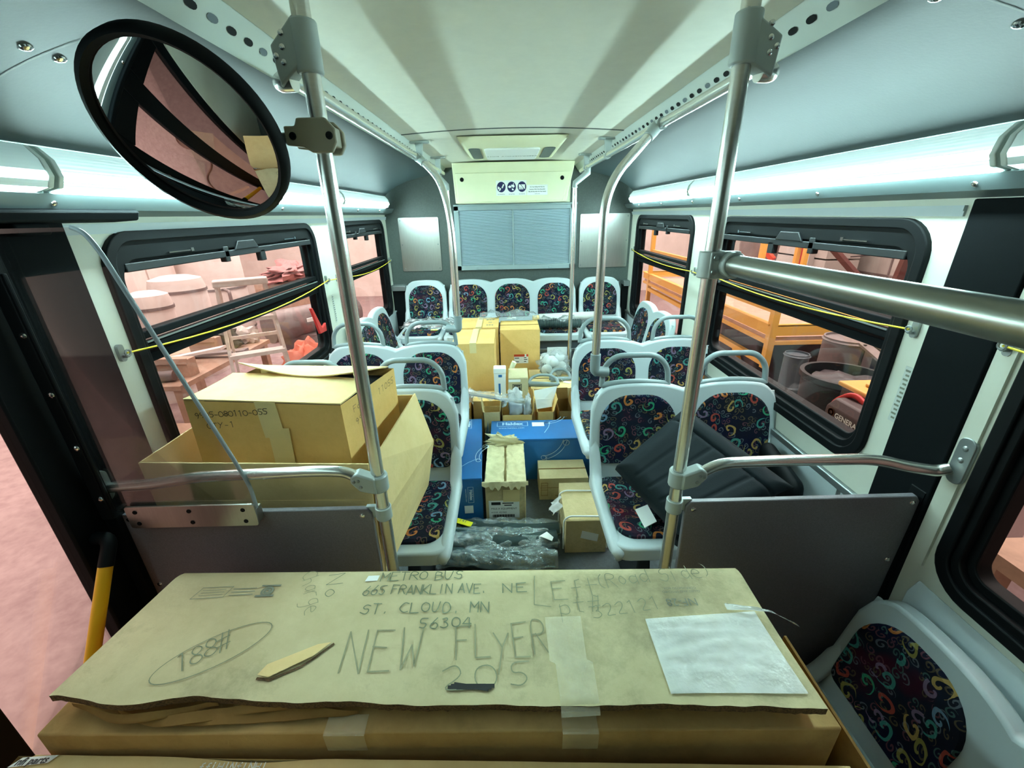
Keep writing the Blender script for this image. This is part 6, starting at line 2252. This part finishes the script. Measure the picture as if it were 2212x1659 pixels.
# tanks and cabinets
G8 = 'chalky tanks along the garage wall'
for (x, y, r, h, lab) in ((-4.9, 5.75, 0.26, 1.55, 'narrow chalky white tank behind the ladder, beside the dark scrap'),
                          (-5.3, 6.85, 0.38, 1.62, 'wide chalky white tank behind the stepladder'),
                          (-5.9, 8.6, 0.55, 2.35, 'tallest chalky tank far behind the stepladder')):
    o = thing('storage_tank', lab, 'tank', (x, y, ZG), group=G8)
    mb = MB()
    mb.lathe([(0, 0), (r, 0), (r, h * 0.90), (r * 0.92, h * 0.97), (r * 0.5, h), (0, h)], (x, y, ZG), (0, 0, 1), 32)
    part(o, 'tank_body', mb, M['tank'], smooth=40)
    mb = MB()
    for q in (0.15, 0.5, 0.86):
        mb.lathe([(r, h * q - 0.02), (r + 0.014, h * q - 0.02), (r + 0.014, h * q + 0.02), (r, h * q + 0.02)], (x, y, ZG), (0, 0, 1), 32)
    part(o, 'hoop', mb, M['junk'])
    mb = MB()
    mb.tube(fillet([(x + r * 0.8, y - r * 0.7, ZG + h * 0.5), (x + r + 0.12, y - r - 0.08, ZG + h * 0.5), (x + r + 0.12, y - r - 0.08, ZG + h * 0.2)], 0.05), 0.03, 10)
    part(o, 'pipe', mb, M['junk'], smooth=50)
o = thing('steel_cabinet', 'pale steel cabinet with two doors behind the tanks', 'cabinet', (-6.4, 7.3, ZG))
mb = MB()
mb.box(-6.7, -6.1, 6.7, 7.9, ZG, 1.75)
part(o, 'cabinet_body', mb, M['gwall'], bevel=0.01)
for (a, b) in ((6.73, 7.28), (7.32, 7.87)):
    mb = MB()
    mb.box(-6.1, -6.08, a, b, ZG + 0.1, 1.70)
    part(o, 'door', mb, M['tank'])
mb = MB()
mb.box(-6.085, -6.05, 7.22, 7.25, 0.4, 0.6)
part(o, 'handle', mb, M['junkdark'])
o = thing('workbench', 'cluttered dusty workbench below the tanks', 'bench', (-3.95, 5.1, ZG))
mb = MB()
mb.box(-4.4, -3.3, 3.9, 5.6, 0.02, 0.07)
part(o, 'bench_top', mb, M['wood'])
for (x, y) in ((-4.35, 3.95), (-3.35, 3.95), (-4.35, 5.5), (-3.35, 5.5)):
    mb = MB()
    mb.box(x - 0.04, x + 0.04, y - 0.04, y + 0.04, ZG, 0.02)
    part(o, 'leg', mb, M['wood'])
G9 = 'scrap lying on the dusty workbench'
rj = random.Random(12)
scrap = [('scrap_pipe', 'dusty pipe offcut on the workbench, first of the row', 0), ('scrap_box', 'grey open metal box on the workbench', 1), ('scrap_pipe', 'thick pipe elbow lying on the workbench', 0),
         ('scrap_plank', 'short dusty plank across the workbench', 2), ('scrap_plank', 'long dusty plank leaning over the workbench', 2), ('scrap_box', 'dark metal box at the far end of the workbench', 1),
         ('scrap_bundle', 'crumpled pale bundle heaped on the workbench', 3), ('scrap_bundle', 'dark crumpled bundle heaped on the workbench', 3)]
for i, (nm, lab, kd) in enumerate(scrap):
    y = 4.02 + 0.205 * i
    x = -3.65 + 0.14 * math.sin(i * 2.1)
    mb = MB()
    if kd == 0:
        mb.tube(fillet([(x - 0.35, y - 0.03, 0.13), (x, y, 0.13), (x + 0.2, y + 0.04, 0.13)], 0.08), 0.055, 14)
    elif kd == 1:
        mb.box(x - 0.16, x + 0.16, y - 0.07, y + 0.07, 0.07, 0.26)
        mb.box(x - 0.18, x + 0.18, y - 0.085, y - 0.07, 0.22, 0.28)
    elif kd == 2:
        mb.bar((x - 0.45, y - 0.03, 0.10), (x + 0.35, y + 0.03, 0.14 + 0.10 * (i % 2)), 0.12, 0.03)
    else:
        mb.blob((x, y, 0.17), (0.2, 0.09, 0.13), 0.5, i * 3.0, flat=0.75)
    solo(nm, lab, 'scrap', mb, (M['junk'], M['wood'], M['junkdark'], M['tank'])[i % 4], G9, smooth=50)
mb = MB()
mb.blob((-3.05, 6.05, -0.50), (0.36, 0.42, 0.40), 0.28, 4.4, 30, 18, flat=0.75)
solo('orange_tarp', 'crumpled orange tarp on the floor beyond the stepladder', 'tarp', mb, M['tarp'], smooth=70)
mb = MB()
mb.box(-5.2, -4.3, 8.75, 10.3, ZG, 0.36)
solo('pallet_box', 'dusty crate under the red tarp', 'crate', mb, M['wood'])
mb = MB()
mb.blob((-4.75, 9.5, 0.52), (0.38, 0.85, 0.22), 0.6, 8.8, 30, 18, flat=0.7)
solo('red_tarp', 'faded red tarp heaped on a crate by the far wall', 'tarp', mb, M['redtarp'], smooth=70)
o = thing('parts_bin', 'long grey moulded bin lying beyond the stepladder', 'bin', (-3.5, 7.2, ZG))
mb = MB()
mb.tube([(-3.95, 6.75, -0.06), (-3.0, 8.1, -0.06)], 0.26, 20)
mb.box(-3.9, -3.1, 7.0, 7.9, ZG, -0.25)
part(o, 'bin_body', mb, M['junk'], smooth=40)
mb = MB()
mb.hexa([(-3.36, 6.88, 0.0), (-3.06, 7.30, 0.0), (-3.06, 7.30, 0.06), (-3.36, 6.88, 0.06), (-3.34, 6.87, 0.0), (-3.04, 7.29, 0.0), (-3.04, 7.29, 0.06), (-3.34, 6.87, 0.06)])
part(o, 'white_strip', mb, M['white'])
mb = MB()
mb.box(-3.5, -2.9, 2.9, 3.6, ZG, -0.25)
mb.box(-3.55, -2.85, 2.85, 3.65, -0.25, -0.21)
solo('dusty_crate', 'low dusty crate on the garage floor in front of the workbench', 'crate', mb, M['wood'], bevel=0.01)
mb = MB()
for q in range(3):
    r = 0.30 - 0.03 * q
    mb.tube([(-3.2 + r * math.cos(t) + 0.03 * q, -0.55 + r * 0.8 * math.sin(t), ZG + 0.018 + 0.016 * q) for t in [2 * PI * k / 36 for k in range(36)]], 0.014, 8, closed=True)
mb.tube(fillet([(-2.9, -0.55, ZG + 0.02), (-2.5, -0.1, ZG + 0.02), (-2.9, 0.5, ZG + 0.02), (-2.3, 1.0, ZG + 0.02)], 0.3), 0.014, 8)
solo('air_hose', 'brown air hose coiled on the garage floor, seen in the round mirror', 'hose', mb, M['pinkpipe'], smooth=50)

# scaffold side
o = thing('yellow_lift', 'yellow lift platform with rails outside the scaffold-side windows', 'lift', (3.2, 6.0, ZG))
LY0, LY1, LX0, LX1 = 4.25, 8.6, 2.75, 3.75
mb = MB()
mb.box(LX0, LX1, LY0, LY1, 0.30, 0.34)
part(o, 'deck', mb, M['wood'])
for (a, b, c, d) in ((LX0 - 0.03, LX0, LY0, LY1), (LX1, LX1 + 0.03, LY0, LY1), (LX0, LX1, LY0 - 0.03, LY0), (LX0, LX1, LY1, LY1 + 0.03)):
    mb = MB()
    mb.box(a, b, c, d, 0.26, 0.30)
    mb.box(a, b, c, d, 0.36, 0.47)
    mb.box(a - 0.02, b + 0.02, c, d, 0.46, 0.48)
    part(o, 'toe_board', mb, M['liftyellow'])
for (x, y) in ((LX0, LY0), (LX1, LY0), (LX0, 5.55), (LX0, 6.5), (LX0, 8.3), (LX1, 8.3), (LX1, 6.4)):
    mb = MB()
    mb.box(x - 0.035, x + 0.035, y - 0.035, y + 0.035, ZG if y > 5 else 0.0, 2.6 if y > 5 else 0.70)
    part(o, 'upright', mb, M['liftyellow'])
for (p, q, w) in (((LX0, LY0, 0.62), (LX0, 5.55, 0.62), 0.05), ((LX0, 5.55, 0.9), (LX0, 8.3, 0.9), 0.045), ((LX0, LY0, 0.05), (LX0, 6.5, 0.05), 0.06), ((LX0, LY0, -0.42), (LX0, 5.55, -0.42), 0.06),
                  ((LX0, 5.55, 0.18), (LX0, 8.3, 0.18), 0.06), ((LX0, 4.9, 0.05), (LX0, 4.45, -0.42), 0.05)):
    mb = MB()
    mb.bar(p, q, w, w)
    part(o, 'rail', mb, M['liftyellow'])
mb = MB()
mb.box(LX0 - 0.03, LX0 + 0.05, LY0 - 0.04, LY0 + 0.05, ZG, -0.32)
part(o, 'outrigger', mb, M['liftyellow'])
mb = MB()
mb.box(2.8, 3.6, 4.5, 5.4, ZG, 0.26)
part(o, 'base_unit', mb, M['junkdark'], bevel=0.04)

o = thing('pallet_rack', 'red pallet rack beam and uprights against the block wall', 'rack', (4.6, 5.5, ZG))
mb = MB()
mb.box(4.45, 4.53, 4.35, 6.35, 1.10, 1.20)
part(o, 'beam', mb, M['red'])
for (y, mm, k) in ((6.62, 'red', 2.6), (4.36, 'red', 2.6)):
    mb = MB()
    mb.box(4.44, 4.56, y - 0.05, y + 0.05, ZG, k)
    part(o, 'upright', mb, M[mm])
for (p, q) in (((4.55, 6.2, 1.12), (4.9, 5.35, 0.35)), ((4.6, 4.95, 1.18), (4.6, 5.12, -0.2))):
    mb = MB()
    mb.bar(p, q, 0.10, 0.06)
    part(o, 'brace', mb, M['rust'])
mb = MB()
mb.bar((5.0, 6.3, 0.92), (5.0, 5.0, 1.12), 0.016, 0.016)
part(o, 'tie_rod', mb, M['junkdark'])
o = thing('yellow_ladder', 'yellow upright ladder beside the red rack beam', 'ladder', (4.4, 6.35, ZG))
for y in (6.28, 6.46):
    mb = MB()
    mb.box(4.28, 4.34, y - 0.03, y + 0.03, ZG, 2.6)
    part(o, 'rail', mb, M['liftyellow'])
for k in range(9):
    mb = MB()
    mb.box(4.295, 4.325, 6.28, 6.46, ZG + 0.3 + 0.32 * k, ZG + 0.33 + 0.32 * k)
    part(o, 'rung', mb, M['liftyellow'])
mb = MB()
mb.lathe([(0, 0), (0.26, 0), (0.30, 0.5), (0.27, 0.62), (0, 0.64)], (4.2, 7.3, 0.55), (0, 0, 1), 24)
mb.box(3.9, 4.5, 7.0, 7.6, ZG, 0.55)
solo('grey_drum', 'grey drum on a stand behind the yellow uprights', 'drum', mb, M['junk'], smooth=40)
mb = MB()
mb.bar((4.05, 6.92, 1.02), (4.12, 6.72, 0.86), 0.07, 0.07)
mb.box(3.9, 4.25, 6.55, 6.95, ZG, 0.80)
solo('orange_cased_tool', 'orange tool lying on a dark box by the yellow uprights', 'tool', mb, M['redlabel'])
mb = MB()
for (a, b) in ((ZG, -0.1), (-0.1, 0.75), (0.75, 1.5)):
    mb.box(5.6, 6.2, 7.6, 10.6, a, b - 0.03)
mb.box(5.5, 5.6, 7.9, 8.05, ZG, 2.0)
mb.box(5.5, 5.6, 9.1, 9.25, ZG, 2.0)
solo('stacked_forms', 'pale stacked panels behind the yellow uprights', 'panels', mb, M['gwall2'])
for i, (x, y, r, h, mm, lab) in enumerate(((3.15, 3.72, 0.20, 1.30, 'junk', 'grey drum with a clean rim behind the black bin'), (3.55, 3.55, 0.22, 1.25, 'pinkpipe', 'reddish brown drum beside the grey drum'), (2.92, 4.03, 0.11, 1.05, 'lidblue', 'thin blue grey drum next to the lift'))):
    o = thing('oil_drum', lab, 'drum', (x, y, ZG), group='drums outside the window with the yellow lift')
    mb = MB()
    mb.lathe([(0, 0), (r, 0), (r, h), (r * 0.93, h), (r * 0.93, h - 0.02), (0, h - 0.02)], (x, y, ZG), (0, 0, 1), 28)
    part(o, 'drum_body', mb, M[mm], smooth=40)
    mb = MB()
    for q in (0.33, 0.66, 0.98):
        mb.lathe([(r, h * q - 0.012), (r + 0.012, h * q), (r, h * q + 0.012)], (x, y, ZG), (0, 0, 1), 28)
    part(o, 'drum_hoop', mb, M[mm], smooth=40)
o = thing('trash_bin', 'black round bin lined with a black bag outside the window', 'bin', (2.55, 2.96, ZG))
mb = MB()
mb.lathe([(0, 0), (0.22, 0), (0.27, 1.18), (0.29, 1.20), (0.29, 1.24), (0.26, 1.24), (0.25, 1.15)], (2.55, 2.96, ZG), (0, 0, 1), 32)
part(o, 'bin_body', mb, M['dark'], smooth=40)
mb = MB()
mb.blob((2.55, 2.96, ZG + 1.15), (0.25, 0.25, 0.07), 0.5, 3.7)
part(o, 'bin_bag', mb, M['junkdark'], smooth=70)
o = thing('wire_cart', 'metal tray cart with a wire rim behind the black bin', 'cart', (3.0, 3.15, ZG))
mb = MB()
mb.hexa([(2.90, 2.98, 0.42), (3.22, 2.90, 0.46), (3.22, 3.22, 0.56), (2.92, 3.34, 0.52), (2.90, 2.98, 0.44), (3.22, 2.90, 0.48), (3.22, 3.22, 0.58), (2.92, 3.34, 0.54)])
part(o, 'tray', mb, M['junk'])
mb = MB()
mb.tube([(2.89, 2.97, 0.52), (3.23, 2.89, 0.56), (3.23, 3.23, 0.66), (2.91, 3.36, 0.62)], 0.012, 8, closed=True)
part(o, 'wire_rim', mb, M['junkdark'])
for (x, y, z) in ((2.92, 3.0, 0.45), (3.20, 2.93, 0.49), (3.20, 3.20, 0.58), (2.94, 3.30, 0.54)):
    mb = MB()
    mb.cyl((x, y, ZG), (x, y, z), 0.012, 8)
    part(o, 'leg', mb, M['junkdark'])
o = thing('generator', 'brown grey generator with an orange emblem and white lettering low outside the window', 'generator', (2.05, 1.95, ZG))
mb = MB()
mb.box(1.88, 1.99, 1.62, 2.26, ZG, 0.40)
part(o, 'base_unit', mb, M['junkdark'])
mb = MB()
mb.prism([(1.86, 0.40), (1.86, 0.52), (1.91, 0.565), (2.0, 0.565), (2.0, 0.40)], (0, 1.55, 0), (1, 0, 0), (0, 0, 1), (0, 0.68, 0))
part(o, 'tank_shell', mb, M['browntank'], bevel=0.014, seg=3)
mb = MB()
print_text(mb, 'GENERAC', (1.858, 2.145, 0.478), (0, -1, 0), (0, 0, 1), 0.042, bold=0.001)
part(o, 'lettering', mb, M['white'])
mb = MB()
ribbon(mb, [(0.016 * math.cos(t), 0.016 * math.sin(t)) for t in [2 * PI * q / 16 for q in range(16)]], (1.856, 2.175, 0.496), (0, -1, 0), (0, 0, 1), 0.014, True)
part(o, 'emblem', mb, M['orangeprint'])
mb = MB()
mb.tube(fillet([(1.95, 2.235, 0.30), (1.95, 2.30, 0.50), (1.985, 2.20, 0.60), (1.99, 2.10, 0.56)], 0.06), 0.016, 10)
part(o, 'red_handle', mb, M['red'], smooth=50)
o = thing('tool_chest', 'dark chest with a yellow lid behind the generator', 'chest', (2.2, 2.13, ZG))
mb = MB()
mb.box(2.04, 2.36, 1.90, 2.36, ZG, 0.58)
part(o, 'chest_body', mb, M['browntank'])
mb = MB()
mb.box(2.02, 2.38, 1.88, 2.38, 0.58, 0.61)
mb.box(2.10, 2.28, 1.98, 2.28, 0.61, 0.63)
part(o, 'chest_lid', mb, M['liftyellow'], bevel=0.01)
mb = MB()
mb.tube(fillet([(2.95, 2.30, ZG), (2.95, 2.38, 0.25), (2.95, 2.55, 0.95)], 0.1), 0.05, 10)
mb.box(2.88, 3.02, 2.1, 2.5, ZG, -0.2)
solo('hand_truck', 'dark red hand truck frame beyond the yellow lidded chest', 'hand truck', mb, M['rust'], smooth=50)
mb = MB()
mb.box(3.2, 3.6, 2.3, 2.8, ZG, 0.35)
mb.blob((3.4, 2.55, 0.62), (0.22, 0.26, 0.30), 0.5, 6.6)
solo('foil_bundle', 'crinkled silver bundle near the dark red hand truck', 'bundle', mb, M['silver'], smooth=60)
o = thing('timber_rack', 'dusty timber bench outside the dark framed corner window', 'bench', (2.6, 1.4, ZG))
mb = MB()
mb.box(2.2, 3.2, 0.5, 1.55, 0.05, 0.12)
part(o, 'bench_top', mb, M['wood'])
for (x, y) in ((2.25, 0.65), (3.15, 0.65), (2.25, 1.48), (3.15, 1.48)):
    mb = MB()
    mb.box(x - 0.05, x + 0.05, y - 0.05, y + 0.05, ZG, 0.05)
    part(o, 'leg', mb, M['wood'])
for i, (x, y, a, lab) in enumerate(((2.5, 1.0, 0.16, 'pale timber block lying on the bench outside the corner window'), (2.7, 1.35, 0.24, 'second timber block, higher on the bench outside the corner window'))):
    mb = MB()
    mb.bar((x - 0.2, y - 0.15, 0.12 + a / 2), (x + 0.2, y + 0.1, 0.12 + a / 2), 0.12, a)
    solo('timber_block', lab, 'block', mb, M['wood'], group='blocks on the timber bench')
